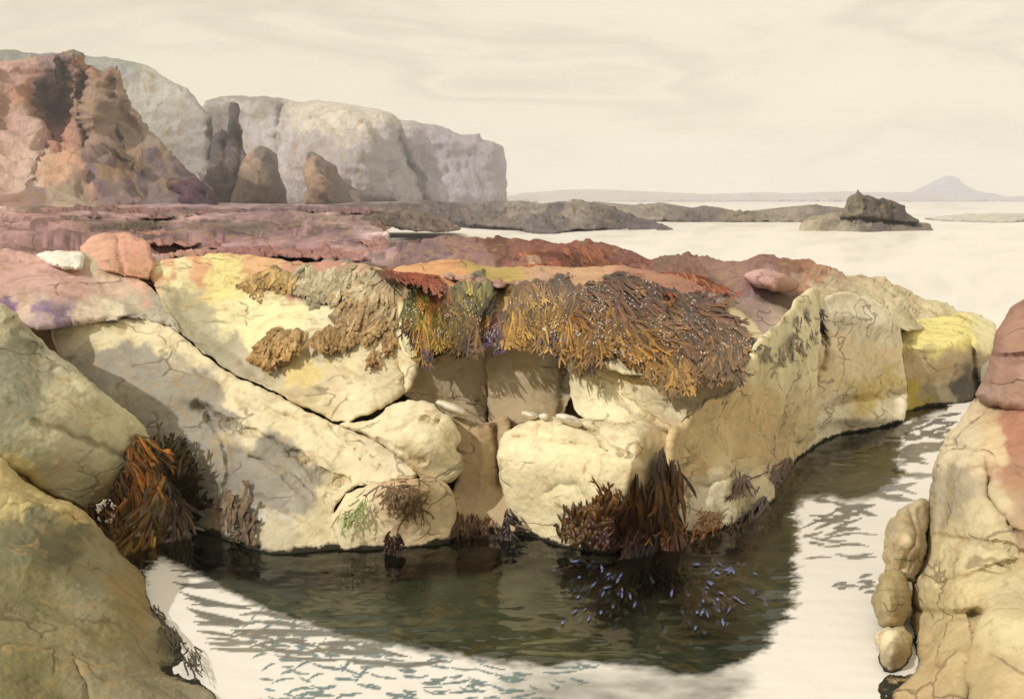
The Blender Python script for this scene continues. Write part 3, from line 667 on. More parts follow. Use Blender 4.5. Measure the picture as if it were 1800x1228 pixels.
relief('cliff', [(352,190),(362,176),(380,171),(420,171),(455,169),(490,170),(520,176),(570,179),(610,183),(645,188),(668,194),(690,201),(706,212),(740,217),(780,226),(815,235),(836,237),(842,234),(848,243),(868,250),(882,262),(890,285),(893,320),(891,352),(892,366),(352,366)],
       [(352,190,690),(420,172,730),(490,170,720),(600,182,690),(690,201,690),(780,226,720),(868,250,740),(893,310,750),(892,366,745),(370,260,716),(400,260,712),(480,260,704),(400,200,726),(560,280,625),(640,260,630),(690,330,640),(720,300,690),(800,300,715),(600,366,615),(400,366,690),(860,366,715)],
       FARROCK, None, step=4.2, rim=22, rimd=30, thick=140, sharp=True, seed=52, namp=((70,6,2),(16,3.4,6),(24,2.0,.2),(5,1.2,6)), crag=2.0, jit=3,
       cracks=[([(500,175),(490,230),(494,300),(500,350)],8,10),([(700,212),(708,260),(745,350)],9,16),([(640,195),(670,250),(690,300)],7,8)],
       ridges=[([(545,200),(530,260),(540,350)],16,16),([(600,190),(660,235),(700,340)],14,16)],
       cols=[(380,172,173,164,149),(400,240,214,206,194),(365,220,210,202,190),(365,300,205,196,186),(460,250,206,197,188),(560,200,232,220,194),(520,185,222,211,187),(620,230,216,205,186),(560,280,193,181,171),(650,280,195,183,176),(700,280,190,181,176),(780,280,186,176,179),(850,300,184,174,179),(470,175,173,161,147),(640,195,229,218,196),(600,320,190,176,171)], kind='structure')
relief('hillock', [(-80,344),(0,343),(30,338),(48,331),(62,328),(88,332),(112,340),(140,350),(170,362),(172,376),(-80,376)],
       [(-80,344,190),(60,330,190),(170,362,180),(-80,376,165),(60,376,165),(172,376,165)], FARROCK, None, step=3.5, rim=10, rimd=8, thick=40, seed=53, namp=((12,1),(4,.4)), jit=2,
       cols=[(20,345,190,150,126),(60,338,186,152,140),(110,350,226,200,170)], kind='structure')
relief('sea_rock', [(292,326),(298,313),(318,314),(342,310),(358,322),(372,338),(382,353),(378,366),(330,368),(312,352),(318,342),(302,334)],
       [(292,326,232),(342,310,234),(382,353,225),(330,366,222),(335,335,224)], FARROCK, None, step=2.6, rim=9, rimd=6, thick=14, seed=54, namp=((8,1.2),(3,.5)), crag=1.2, jit=3,
       cracks=[([(300,318),(330,330),(360,345)],3,2)],
       cols=[(310,320,100,68,74),(340,335,112,80,88),(365,350,96,72,84)], label='dark purple rock at the foot of the red headland', cat='rock')
SK = 'dark sea stacks standing before the grey headland'
relief('sea_stack', [(352,364),(356,330),(363,296),(370,274),(372,249),(376,239),(383,232),(388,226),(392,228),(398,231),(401,215),(402,192),(403,180),(411,179),(418,182),(420,192),(419,211),(423,220),(422,225),(427,229),(426,246),(430,267),(438,290),(446,330),(452,364)],
       [(358,364,418),(374,250,432),(411,180,436),(429,250,438),(452,364,424),(400,300,414),(410,215,430)], FARROCK, None, step=2.6, rim=6, rimd=4, thick=18, sharp=True, seed=55, namp=((12,.9),(4,.45)), crag=.7, jit=2.5,
       cracks=[([(392,250),(394,320)],4,4),([(416,235),(420,310)],4,4)],
       cols=[(400,300,104,94,90),(410,200,96,88,88),(385,280,100,92,90),(430,320,116,104,92)], label='tallest sea stack, with a thin finger of rock on top', cat='sea stack', group=SK)
relief('sea_stack', [(400,364),(412,330),(424,290),(430,275),(437,269),(446,261),(454,254),(464,257),(479,265),(488,272),(487,281),(489,300),(493,313),(501,332),(506,364)],
       [(405,364,398),(430,300,408),(460,256,412),(490,290,412),(502,364,400),(462,310,392)], FARROCK, None, step=2.6, rim=9, rimd=8, thick=20, sharp=True, seed=56, namp=((12,.9),(4,.45)), crag=.7, jit=2.5,
       ridges=[([(470,262),(455,300),(452,350)],6,5)],
       cols=[(448,264,200,166,134),(440,272,190,158,128),(470,290,134,120,112),(450,330,154,130,104),(485,330,130,116,108),(425,320,140,122,104)], label='peaked sea stack beside the tallest one, sandy on its left edge', cat='sea stack', group=SK)
relief('sea_stack', [(530,364),(536,345),(539,331),(535,320),(534,306),(535,287),(539,283),(538,276),(541,270),(549,267),(562,274),(578,283),(589,291),(598,311),(607,322),(623,332),(633,339),(642,364)],
       [(530,364,375),(536,290,382),(550,268,384),(600,318,384),(640,364,375),(565,320,368)], FARROCK, None, step=2.6, rim=9, rimd=8, thick=18, sharp=True, seed=57, namp=((12,.9),(4,.45)), crag=.7, jit=2.5,
       ridges=[([(552,268),(562,310),(575,350)],6,5)],
       cols=[(545,300,196,164,130),(545,325,190,156,124),(560,325,186,154,124),(560,285,132,118,108),(580,310,132,116,108),(600,340,138,122,112)], label='leaning wedge-shaped sea stack, apart from the other two', cat='sea stack', group=SK)

RF = 'low dark reefs lying in the sea'
GR1, GR2, GR3 = (140,128,118), (168,154,138), (120,110,106)
relief('reef', [(628,388),(645,376),(660,374),(690,372),(720,366),(745,370),(770,380),(795,392),(812,402),(790,408),(740,408),(700,402),(660,398)],
       [(628,388,120),(720,366,126),(812,402,122),(700,404,110),(770,408,112),(720,388,113)], MIDROCK, None, step=2.8, rim=9, rimd=2, thick=10, seed=60, namp=((5,.7),(1.6,.3)), crag=.5, jit=3,
       cracks=[([(660,380),(700,388),(730,400)],3,1.2),([(720,370),(740,390),(760,402)],3,1.2)],
       cols=[(660,380,128,110,94),(700,385,104,92,82),(740,380,132,116,102),(780,396,150,130,116)], label='humped brown reef nearest the red shore flat, hatched with dark clefts', cat='reef', group=RF)
relief('reef', [(742,352),(800,359),(840,355),(900,352.5),(950,356),(1020,352.5),(1076,360),(1090,368),(1104,376),(1130,386),(1160,390),(1180,400),(1184,407),(1120,409),(1060,404),(1010,404),(975,412),(940,411),(915,402),(860,398),(820,394),(780,384),(750,372)],
       [(742,355,190),(900,353.5,185),(1070,360,178),(1184,405,146),(975,411,132),(800,385,165),(860,396,150),(1060,404,147),(950,375,155),(1060,380,156)], MIDROCK, None, step=2.8, rim=7, rimd=3, thick=14, seed=61, namp=((6,1.0),(2,.4)), crag=.7, jit=3,
       cracks=[([(800,368),(880,372),(960,380),(1040,396)],3,1.6),([(900,358),(980,366),(1080,372)],2.5,1.4)],
       cols=[(780,362)+GR3,(850,370)+GR1,(920,360)+GR2,(960,380,128,120,116),(1020,375)+GR2,(1050,390)+GR1,(1120,395)+GR3,(900,390)+GR1,(940,408,150,142,140)], label='broad grey reef running out from the shore to a low tip', cat='reef', group=RF)
relief('reef', [(1040,354),(1100,361),(1130,358),(1165,357),(1200,367),(1240,362),(1292,370),(1345,372),(1400,363),(1440,361),(1500,368),(1490,388),(1420,392),(1340,389),(1270,392),(1190,390),(1110,382)],
       [(1040,356,235),(1165,358,225),(1240,364,222),(1400,364,222),(1500,370,215),(1420,391,200),(1270,391,202),(1110,382,212),(1300,380,208)], MIDROCK, None, step=2.8, rim=6, rimd=3, thick=14, seed=62, namp=((7,.9),(2.2,.4)), crag=.7, jit=2.5,
       cracks=[([(1120,366),(1200,374),(1300,380),(1400,378)],2.5,1.5)],
       cols=[(1120,365)+GR2,(1200,380)+GR1,(1210,388)+GR3,(1300,375,146,132,112),(1400,370)+GR2,(1450,380)+GR1], label='long thin reef stretching toward the craggy islet', cat='reef', group=RF)
relief('sandbank', [(1625,384),(1680,377),(1740,375),(1900,376),(1900,388),(1740,390),(1660,388)],
       [(1625,385,230),(1740,376,260),(1900,377,260),(1900,388,214),(1700,389,208)], MIDROCK, None, step=4, rim=6, rimd=2, thick=12, seed=63, namp=((7,.3),(2,.1)), jit=2,
       cols=[(1700,382,230,222,200),(1800,382,226,218,196)], kind='structure')

isl = empty('islet', tuple(P(1520, 405, 146)))
tag(isl, 'craggy dark islet on a pale ledge, alone in the white sea', 'islet')
relief('ledge', [(1406,404),(1410,391),(1432,380),(1470,374),(1520,372),(1590,378),(1618,390),(1634,392),(1639,405),(1638,411),(1406,411)],
       [(1406,406,146),(1480,376,157),(1590,380,158),(1638,406,146),(1520,408,140),(1520,390,147)], MIDROCK, None, step=2.4, rim=6, rimd=1.5, thick=16, seed=64, namp=((4,.5),(1.4,.2)), crag=.4, jit=2,
       cracks=[([(1440,385),(1500,392),(1560,390),(1620,396)],2.5,1.0),([(1505,385),(1500,403)],3,1.0)],
       cols=[(1430,392,206,190,158),(1470,395,160,146,124),(1500,395,196,182,154),(1560,398,120,108,98),(1600,400,150,136,120),(1450,380,186,168,142)], parent=isl)
relief('crag', [(1474,382),(1482,370),(1490,350),(1496,343),(1504,342),(1508,334),(1513,340),(1520,345),(1526,343),(1532,347),(1545,349),(1552,346),(1565,350),(1580,358),(1591,362),(1592,374),(1604,380),(1614,388),(1612,394),(1540,384),(1500,382)],
       [(1474,382,149),(1508,336,153),(1590,364,153),(1614,390,148),(1540,384,146),(1540,362,148)], MIDROCK, None, step=2.0, rim=6, rimd=1.6, thick=8, sharp=True, seed=65, namp=((3,.5),(1,.25)), crag=.5, jit=2,
       cracks=[([(1500,346),(1498,376)],2.2,.9),([(1520,348),(1522,378)],2.2,.9),([(1545,350),(1548,380)],2.2,.9),([(1570,356),(1572,384)],2.2,.9)],
       cols=[(1500,350,150,138,112),(1530,365,104,96,84),(1570,370,92,84,76),(1600,385,110,100,90)], parent=isl)

HM = rock_material('hill_haze_rock', 300.0, .6, .15, 1.0, .05, lines=0)
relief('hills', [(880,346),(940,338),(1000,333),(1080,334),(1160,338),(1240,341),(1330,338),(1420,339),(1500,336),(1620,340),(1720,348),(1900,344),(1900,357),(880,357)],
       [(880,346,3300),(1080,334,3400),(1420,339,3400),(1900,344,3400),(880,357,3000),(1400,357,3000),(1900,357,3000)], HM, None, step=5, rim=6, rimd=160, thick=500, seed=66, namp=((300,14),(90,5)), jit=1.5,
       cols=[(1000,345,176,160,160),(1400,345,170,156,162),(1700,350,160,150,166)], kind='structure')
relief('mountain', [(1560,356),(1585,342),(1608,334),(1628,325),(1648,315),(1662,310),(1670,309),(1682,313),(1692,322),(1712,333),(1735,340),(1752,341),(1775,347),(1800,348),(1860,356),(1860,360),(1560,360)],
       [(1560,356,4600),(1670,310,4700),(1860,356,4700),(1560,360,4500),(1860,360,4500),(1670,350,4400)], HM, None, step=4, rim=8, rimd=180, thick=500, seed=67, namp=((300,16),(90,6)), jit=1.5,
       cols=[(1660,325,84,94,156),(1720,345,90,94,146),(1600,348,94,94,142)], kind='structure')  # blue of distant haze put into the base colour

# ------------------------------------------------------------------ water
BRIGHT = smooth_poly([(272,985),(300,990),(345,1012),(400,1040),(470,1072),(540,1098),(600,1116),(690,1136),(780,1150),(870,1164),(960,1172),(1050,1166),(1150,1180),(1240,1186),(1300,1168),(1345,1140),(1362,1110),(1388,1085),(1400,1040),(1396,990),(1404,940),(1398,900),(1404,878),(1440,872),(1500,878),(1560,862),(1588,830),(1580,800),(1590,770),(1602,745),(1640,728),(1712,712),(1760,712),(1720,800),(1680,900),(1640,1000),(1660,1320),(1300,1330),(240,1330),(200,1150)], 8, True)  # area where the sky's reflection is painted pale
GREYPATCH = smooth_poly([(870,1195),(940,1176),(1040,1182),(1160,1176),(1300,1172),(1330,1195),(1300,1225),(1280,1260),(1180,1300),(1020,1300),(900,1250)], 8, True)  # dull reflection painted into the water and the bed

def lens(p, path, w):
    """crescent shaped stroke along a path, fullest in its middle"""
    path = np.asarray(path, float); n = len(path)
    best = np.full(len(p), 9e9); 
    for i in range(n - 1):
        d = path[i + 1] - path[i]; L = (d * d).sum() + 1e-9
        t = np.clip(((p - path[i]) @ d) / L, 0, 1)
        e = np.linalg.norm(p - path[i] - t[:, None] * d, axis=1)
        s = (i + t) / (n - 1)
        best = np.minimum(best, e / (w * np.sin(np.pi * np.clip(s, .03, .97)) ** .7 + .2))
    return best

def ripples():  # ripple reflections drawn as strokes of colour
    r = np.random.default_rng(5); S = []
    def stroke(x, y, ang, L, w, bend, deep):
        pts = []; a = ang - bend / 2
        for k in range(6):
            pts.append((x, y)); x += math.cos(a) * L / 5; y += math.sin(a) * L / 5; a += bend / 5
        S.append((np.array(pts), w, deep))
    # long wavy bands below the left corner
    for k in range(15):
        y0 = 1000 + k * 9.5
        x = 292 + k * 5 + r.uniform(0, 12)
        while x < 470 + k * 16:
            L = r.uniform(70, 130)
            stroke(x, y0 + r.uniform(-3, 3) + (x - 290) * .10, r.uniform(-.1, .22), L, r.uniform(2.6, 5.0), r.uniform(-.6, .6), 1)
            x += L * r.uniform(.8, 1.15)
    # curved strokes fanning out from the left bank
    for row in range(9):
        R = 120 + row * 26
        for k in range(7):
            th = 1.05 - k * .16 - row * .01 + r.uniform(-.03, .03)
            x, y = 330 + R * math.cos(th) * 1.25, 1010 + R * math.sin(th)
            if y > 1240 or x > 640: continue
            stroke(x, y, th - 1.25 + r.uniform(-.2, .2), r.uniform(28, 52), r.uniform(1.0, 2.1), .7, 2)
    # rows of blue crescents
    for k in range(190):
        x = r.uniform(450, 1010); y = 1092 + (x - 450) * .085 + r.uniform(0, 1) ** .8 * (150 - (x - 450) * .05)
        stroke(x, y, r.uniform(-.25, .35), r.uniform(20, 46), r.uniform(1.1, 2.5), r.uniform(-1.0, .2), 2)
    # strokes along the bank on the right
    for k in range(44):
        y = r.uniform(800, 905); x = 1585 - (y - 800) * 1.15 + r.uniform(-70, 45)
        stroke(x, y, r.uniform(-.3, .35), r.uniform(30, 75), r.uniform(2.2, 4.6), r.uniform(-.5, .5), 1)
    for k in range(26):
        y = r.uniform(905, 985); x = r.uniform(1400, 1490)
        stroke(x, y, r.uniform(-.5, .2), r.uniform(30, 70), r.uniform(1.4, 2.6), r.uniform(-.6, .6), 1)
    for k in range(12):
        y = r.uniform(1015, 1045); x = r.uniform(1398, 1530)
        stroke(x, y, r.uniform(-.3, .1), r.uniform(18, 34), 2.6, .4, 1)
    for k in range(34):
        y = r.uniform(718, 800); x = 1592 + r.uniform(-25, 60) - (y - 720) * .12
        stroke(x, y, r.uniform(-.35, .15), r.uniform(25, 60), r.uniform(1.8, 3.6), r.uniform(-.4, .4), 1)
    return S

xs = np.concatenate([np.linspace(-760, 225, 14), np.arange(230, 1760, 3.0), np.linspace(1766, 2560, 12)])
ys = np.concatenate([352 + np.exp(np.linspace(math.log(1.1), math.log(330), 70)), np.arange(684.5, 1240, 2.6), np.linspace(1245, 1700, 14)])
gx, gy = [a.ravel() for a in np.meshgrid(xs, ys)]
pp = np.stack([gx, gy], -1)
wx = gx + 14 * n2(gx, gy * 3.0, 40, 501) + 10 * n2(gx, gy * 4, 12, 502); wy = gy + 7 * n2(gx, gy * 3.0, 40, 503)
wp = np.stack([wx, wy], -1)
painted_sheen = np.zeros(len(pp))  # amount of white painted on the water as reflected sky
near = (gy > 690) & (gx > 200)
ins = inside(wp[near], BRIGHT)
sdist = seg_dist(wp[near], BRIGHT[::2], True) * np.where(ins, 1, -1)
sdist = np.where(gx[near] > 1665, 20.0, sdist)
painted_sheen[near] = .93 * np.clip(.5 + sdist / 14, 0, 1)
painted_sheen[~near] = np.where(gy[~near] < 690, .0, .8)
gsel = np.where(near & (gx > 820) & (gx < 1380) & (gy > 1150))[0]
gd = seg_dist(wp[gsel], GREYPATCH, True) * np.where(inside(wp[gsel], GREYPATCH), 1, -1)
painted_sheen[gsel] *= 1 - .5 * np.clip(.4 + gd / 40, 0, 1) * (1 + .5 * n2(gx[gsel], gy[gsel] * 3, 60, 509))
hue = np.zeros(len(pp))
for path, w, deep in ripples():
    lo, hi = path.min(0) - 14, path.max(0) + 14
    sel = np.where((gx > lo[0]) & (gx < hi[0]) & (gy > lo[1]) & (gy < hi[1]))[0]
    if len(sel) == 0: continue
    m = np.clip(1.35 - lens(pp[sel], path, w), 0, 1) 
    m = np.minimum(m * 2.2, 1.0)
    was = painted_sheen[sel].copy()
    painted_sheen[sel] = np.minimum(painted_sheen[sel], .93 * (1 - m * (.82 if deep == 1 else .35)))
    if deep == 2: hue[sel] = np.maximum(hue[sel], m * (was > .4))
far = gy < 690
painted_sheen[far] = np.interp(gy[far], [352, 400, 690], [.62, .84, .95]) * np.clip(.96 + .22 * n2(gx[far], gy[far] * 14, 50, 505), 0, 1)
painted_sheen[far & (gx < 1585) & (gy > 600)] = 0

def water_pos(px, py):
    v = P(px, py, Yz(py, 0.0))
    amp = np.interp(v[:, 1], [6, 25, 60], [.006, .007, .0])
    v[:, 2] = amp * (fbm(v * np.array([2.2, 3.6, 1.0]), 3, 520) * 1.4)
    return v

def water_material():
    m, nt, out = nodes_of('sea_water'); L = nt.links.new
    geo = N(nt, 'ShaderNodeNewGeometry')
    n_ = N(nt, 'ShaderNodeTexNoise', Scale=2.6, Detail=3, Roughness=.5)
    mp = N(nt, 'ShaderNodeMapping'); L(geo.outputs['Position'], mp.inputs['Vector']); mp.inputs['Scale'].default_value = (1, 1.8, 1)
    L(mp.outputs[0], n_.inputs['Vector'])
    bp = N(nt, 'ShaderNodeBump', Strength=.10, Distance=.03); L(n_.outputs['Fac'], bp.inputs['Height'])
    gl = N(nt, 'ShaderNodeBsdfGlossy', Roughness=.04); L(bp.outputs[0], gl.inputs['Normal'])
    fh = N(nt, 'ShaderNodeAttribute', attribute_name='hue')
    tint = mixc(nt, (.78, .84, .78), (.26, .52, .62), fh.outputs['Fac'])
    tr = N(nt, 'ShaderNodeBsdfTransparent'); L(tint, tr.inputs['Color'])
    fr = N(nt, 'ShaderNodeFresnel', IOR=1.33); L(bp.outputs[0], fr.inputs['Normal'])
    mx = nt.nodes.new('ShaderNodeMixShader'); L(fr.outputs[0], mx.inputs[0]); L(tr.outputs[0], mx.inputs[1]); L(gl.outputs[0], mx.inputs[2])
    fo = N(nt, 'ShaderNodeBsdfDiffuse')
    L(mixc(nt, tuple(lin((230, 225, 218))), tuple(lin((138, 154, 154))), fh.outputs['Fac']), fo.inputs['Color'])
    fa = N(nt, 'ShaderNodeAttribute', attribute_name='painted_sheen')
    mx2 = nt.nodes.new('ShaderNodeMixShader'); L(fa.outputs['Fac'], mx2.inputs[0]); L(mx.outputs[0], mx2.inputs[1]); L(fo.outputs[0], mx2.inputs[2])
    L(mx2.outputs[0], out.inputs[0])
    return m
grid_mesh('water', xs, ys, water_pos, water_material(), None, 'structure', {'painted_sheen': painted_sheen, 'hue': hue})

def bed_pos(px, py):
    v = P(px, py, Yz(py, 0.0)); v[:, 2] = -.42 + .12 * fbm(v * .8, 3, 530)
    return v
def bed_cols(px, py, v):
    p = np.stack([px, py], -1)
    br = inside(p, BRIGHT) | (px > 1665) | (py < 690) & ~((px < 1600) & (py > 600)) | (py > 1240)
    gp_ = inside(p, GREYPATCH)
    c = np.where(br[:, None], lin((226, 212, 176)), lin((116, 118, 100)))  # sky and bank reflections painted as pale and dark bed
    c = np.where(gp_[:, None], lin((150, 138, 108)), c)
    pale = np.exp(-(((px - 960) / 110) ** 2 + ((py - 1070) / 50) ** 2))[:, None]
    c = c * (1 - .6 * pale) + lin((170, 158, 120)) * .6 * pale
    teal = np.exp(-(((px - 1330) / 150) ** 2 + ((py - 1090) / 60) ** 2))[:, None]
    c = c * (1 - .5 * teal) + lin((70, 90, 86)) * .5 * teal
    return c * (1 + .5 * n2(px, py * 2, 60, 540))[:, None]
bx = np.concatenate([np.linspace(-760, 190, 8), np.arange(200, 1800, 12.0), np.linspace(1810, 2560, 8)])
by = np.concatenate([352 + np.exp(np.linspace(math.log(1.1), math.log(330), 40)), np.arange(686, 1250, 9), np.linspace(1255, 1720, 10)])
BEDM = rock_material('sea_bed', 1.0, .4, .4, .9, .2, lines=0)
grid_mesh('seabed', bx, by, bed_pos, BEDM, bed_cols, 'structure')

# ------------------------------------------------------------------ seaweed
class Weed:
    def __init__(self, surf): self.surf = surf; self.p = []; self.l = []; self.f = []; self.c = []
    def ribbon(self, path, widths, lifts, col, tipcol=None):
        path = np.asarray(path, float); n = len(path)
        d = np.gradient(path, axis=0); d /= np.linalg.norm(d, axis=1, keepdims=True) + 1e-9
        nn = np.stack([-d[:, 1], d[:, 0]], -1)
        b = len(self.p)
        for i in range(n):
            w = widths[i]
            c = col if tipcol is None else col * (1 - i / (n - 1)) + tipcol * (i / (n - 1))
            for s, dl in ((-1, 0.0), (0, .35), (1, 0.0)):
                self.p.append(path[i] + nn[i] * w * s); self.l.append(lifts[i] + dl * w * .012); self.c.append(c)
        for i in range(n - 1):
            for j in (0, 1):
                a = b + i * 3 + j
                self.f.append((a, a + 1, a + 4, a + 3))
    def frond(self, r, x, y, ang, L, w, bend, lift, col, tip, fork=2, curl=.04):
        k = 5; pts = []; a = ang - bend / 2
        for i in range(k):
            pts.append((x, y)); x += math.cos(a) * L / (k - 1); y += math.sin(a) * L / (k - 1); a += bend / (k - 1) + r.uniform(-.12, .12)
        li = [lift + curl * math.sin(math.pi * i / (k - 1)) for i in range(k)]
        self.ribbon(pts, [w * .45, w * .8, w, w * .95, w * (.7 if fork else .15)], li, col, col * .6 + tip * .4)
        ex, ey = pts[-1]
        for q in range(fork):
            b2 = a + (q - (fork - 1) / 2) * r.uniform(.5, .9) + r.uniform(-.15, .15)
            l2 = L * r.uniform(.22, .42); sub = []
            xx, yy = ex - math.cos(a) * 1.0, ey - math.sin(a) * 1.0
            for i in range(4):
                sub.append((xx, yy)); xx += math.cos(b2) * l2 / 3; yy += math.sin(b2) * l2 / 3; b2 += r.uniform(-.25, .25)
            self.ribbon(sub, [w * .6, w * .9, w * .95, w * .35], [lift + curl * .3 + .01 * q] * 4, col * .5 + tip * .5, tip)
    def build(self, name, mat, parent=None):
        p = np.array(self.p); Y = self.surf(p[:, 0], p[:, 1]) - np.array(self.l)
        return link_mesh(name, P(p[:, 0], p[:, 1], Y), self.f, mat, np.array(self.c), True, parent)

def pick(r, cols, x, y):
    """colour of the nearest palette patch, a little varied"""
    c = np.asarray(cols, float)
    d = (c[:, 0] - x - r.normal(0, 14)) ** 2 + (c[:, 1] - y - r.normal(0, 12)) ** 2
    v = lin(c[np.argmin(d), 2:5]) * np.array([.62, .57, .46])
    return v * r.uniform(.65, 1.3)

def beads(name, r, surf, pts, size, lift, parent, col=(226, 214, 196), mat=None):
    ico = [(0,0,1)] + [(math.cos(t)*.894, math.sin(t)*.894, .447) for t in [i*1.2566 for i in range(5)]] + [(math.cos(t)*.894, math.sin(t)*.894, -.447) for t in [.628+i*1.2566 for i in range(5)]] + [(0,0,-1)]
    fc = [(0,1,2),(0,2,3),(0,3,4),(0,4,5),(0,5,1),(1,6,2),(2,7,3),(3,8,4),(4,9,5),(5,10,1),(6,7,2),(7,8,3),(8,9,4),(9,10,5),(10,6,1),(11,7,6),(11,8,7),(11,9,8),(11,10,9),(11,6,10)]
    ico = np.array(ico)
    p = np.array([q[:2] for q in pts]); Y = surf(p[:, 0], p[:, 1]) - lift
    c = P(p[:, 0], p[:, 1], Y); V = []; Fs = []; C = []
    for i in range(len(p)):
        a = pts[i][2]; s = size * r.uniform(.6, 1.3)
        sc = ico * np.array([s * 1.9, s * .8, s * .8])
        ca, sa = math.cos(a), math.sin(a)
        x = sc[:, 0] * ca - sc[:, 2] * sa; z = -(sc[:, 0] * sa + sc[:, 2] * ca)
        b = len(V)
        V += np.stack([x + c[i, 0], sc[:, 1] + c[i, 1] - .02, z + c[i, 2]], -1).tolist()
        Fs += [(f[0] + b, f[1] + b, f[2] + b) for f in fc]
        cc = lin(col) * r.uniform(.55, 1.05) if r.random() < .9 else lin((160, 150, 180))
        C += [cc] * 12
    return link_mesh(name, V, Fs, mat or BLADDER_GLINT, np.array(C), True, parent)

def weed_mat(label, outline, surf, n, Lr, wr, flow, cols, tips, seed, matc=None, nbeads=0, bead_size=.009, lift=.10, mat=None, fork=2, body=True, spread=.45, flat=False, forkp=.85, group=None, cat='seaweed', beadpoly=None, name='seaweed_mat', step=4.5):
    r = np.random.default_rng(seed)
    poly = smooth_poly(outline, 6, True, 5, seed)
    x0, y0 = poly.min(0); x1, y1 = poly.max(0)
    cpt = poly.mean(0)
    Yc = float(surf(np.array([cpt[0]]), np.array([cpt[1]]))[0])
    root = empty(name, tuple(P(cpt[0], y1, Yc).tolist()))
    tag(root, label, cat, group)
    cols = [tuple(c) for c in cols]
    if body:
        relief('weed_bed', outline, [], mat or WEED, None, step=step, rim=12, rimd=.10, thick=.12, seed=seed, surf=surf, lift=lift, namp=((.35, .05), (.1, .03)) if mat is None else ((.35, .02), (.1, .012)), cols=[(c[0], c[1], c[2] * .72, c[3] * .7, c[4] * .7) for c in cols], jit=13, parent=root, warp=10)
    W_ = Weed(surf)
    cnt = 0; pts = []
    items = []
    while cnt < n:
        q = np.stack([r.uniform(x0, x1, 400), r.uniform(y0, y1, 400)], -1)
        q = q[inside(q, poly)]
        for x, y in q:
            items.append((x, y)); cnt += 1
            if cnt >= n: break
    edge = smooth_poly(outline, 5, True, 5, seed)
    it = np.array(items); ed = seg_dist(it, poly, True); lob = np.clip(n2(it[:, 0], 0 * it[:, 0], 16, seed + 670, 2), -.35, .6); cl = np.clip(n2(it[:, 0], it[:, 1], 22, seed + 650, 2), -.5, .5)
    for x, y in items:
        a = flow(x, y) + r.normal(0, spread)
        L = r.uniform(*Lr); w = r.uniform(*wr)
        lo_ = lob[0]; lob = lob[1:]
        if y > cpt[1] and cat != 'kelp': L *= min(1.15, (.40 + ed[0] / 55) * (1 + 2.2 * float(lo_)))
        if flat:
            u = -math.sin(flow(x, y)) * x + math.cos(flow(x, y)) * y
            band = .5 + .5 * math.sin(u / 7.5 + 9 * float(n2(np.array([x]), np.array([y]), 70, seed + 660)[0]))
        c = pick(r, cols, x, y); t = pick(r, tips, x, y) if tips else c * 1.2
        if mat is DRYWEED: c, t = c * np.array([1.34, 1.40, 1.62]), t * np.array([1.34, 1.4, 1.6])
        if cat == 'kelp': k_ = .66 if seed != 130 else 1.35; c, t = c * k_, t * k_
        k = float(cl[0]); cl = cl[1:]
        fk = fork if r.random() < (.9 if ed[0] < 14 and y > cpt[1] else forkp) else 0
        ed = ed[1:]
        if flat: c, t = c * (.45 + .85 * band), t * (.5 + .8 * band)
        W_.frond(r, x, y, a, L, w, r.uniform(-.8, .8), lift + r.uniform(.02, .10) + .10 * k, c * (1 + (.5 if mat is DRYWEED else 1.5) * k), t * (1 + (.4 if mat is DRYWEED else 1.4) * k), fk, .015 if flat else .04)
    W_.build('fronds', mat or WEED, root)['kind'] = 'stuff'
    if nbeads:
        bp_ = poly if beadpoly is None else smooth_poly(beadpoly, 6)
        bx0, by0 = bp_.min(0); bx1, by1 = bp_.max(0)
        while len(pts) < nbeads:
            q = np.stack([r.uniform(bx0, bx1, 400), r.uniform(by0, by1, 400)], -1)
            q = q[inside(q, bp_)]
            k = n2(q[:, 0], q[:, 1], 28, seed + 600) > -.05
            for x, y in q[k]: pts.append((x, y, flow(x, y) + r.normal(0, .4)))
        b_ = beads('bladder_glints', r, surf, pts[:nbeads], bead_size, lift + .13, root); b_['kind'] = 'stuff'  # beads coloured pale to paint white highlights on the weed
    return root

down = lambda x, y: math.pi / 2
T_ = SURF['T']; D_ = SURF['D']
OC, OC2, PU, DK, OL = (140,102,40), (160,122,52), (98,64,44), (62,42,30), (120,108,50)
WM = 'wet seaweed mats hanging over the ledge'
# the big brown mound
def flow_big(x, y):
    t = min(max((y - 490) / 150, 0), 1)
    return .50 + .80 * t ** 1.5 + .48 * math.sin(x / 47 + y / 33) - .25 * math.sin(x / 19 - y / 27)
weed_mat('large brown and purple weed mat on the ledge, beaded with highlight-white bladders',
         [(1010,530),(1030,498),(1060,485),(1095,484),(1140,492),(1190,508),(1240,535),(1280,562),(1318,590),(1335,602),(1312,622),(1300,640),(1240,650),(1180,656),(1120,640),(1085,620),(1050,612),(1020,600),(1000,570)],
         T_, 3400, (16, 40), (1.2, 2.9), flow_big,
         [(1040,510)+PU,(1100,510,92,56,36),(1160,530,104,64,38),(1190,545,128,92,46),(1230,560,104,66,42),(1255,580,120,84,42),(1100,560)+PU,(1060,560)+OC,(1120,600)+OC,(1180,590,104,68,46),(1180,630)+OC2,(1240,610)+OC,(1290,610)+DK,(1070,600)+OC,(1200,550,86,58,56),(1300,590,96,66,42)],
         [(1060,510,124,86,50),(1150,620,158,120,54),(1280,620,130,96,50),(1080,600,160,122,54),(1220,560,116,78,48)], 101, flat=True, forkp=.65, spread=.26, nbeads=420, lift=.16, group=WM)
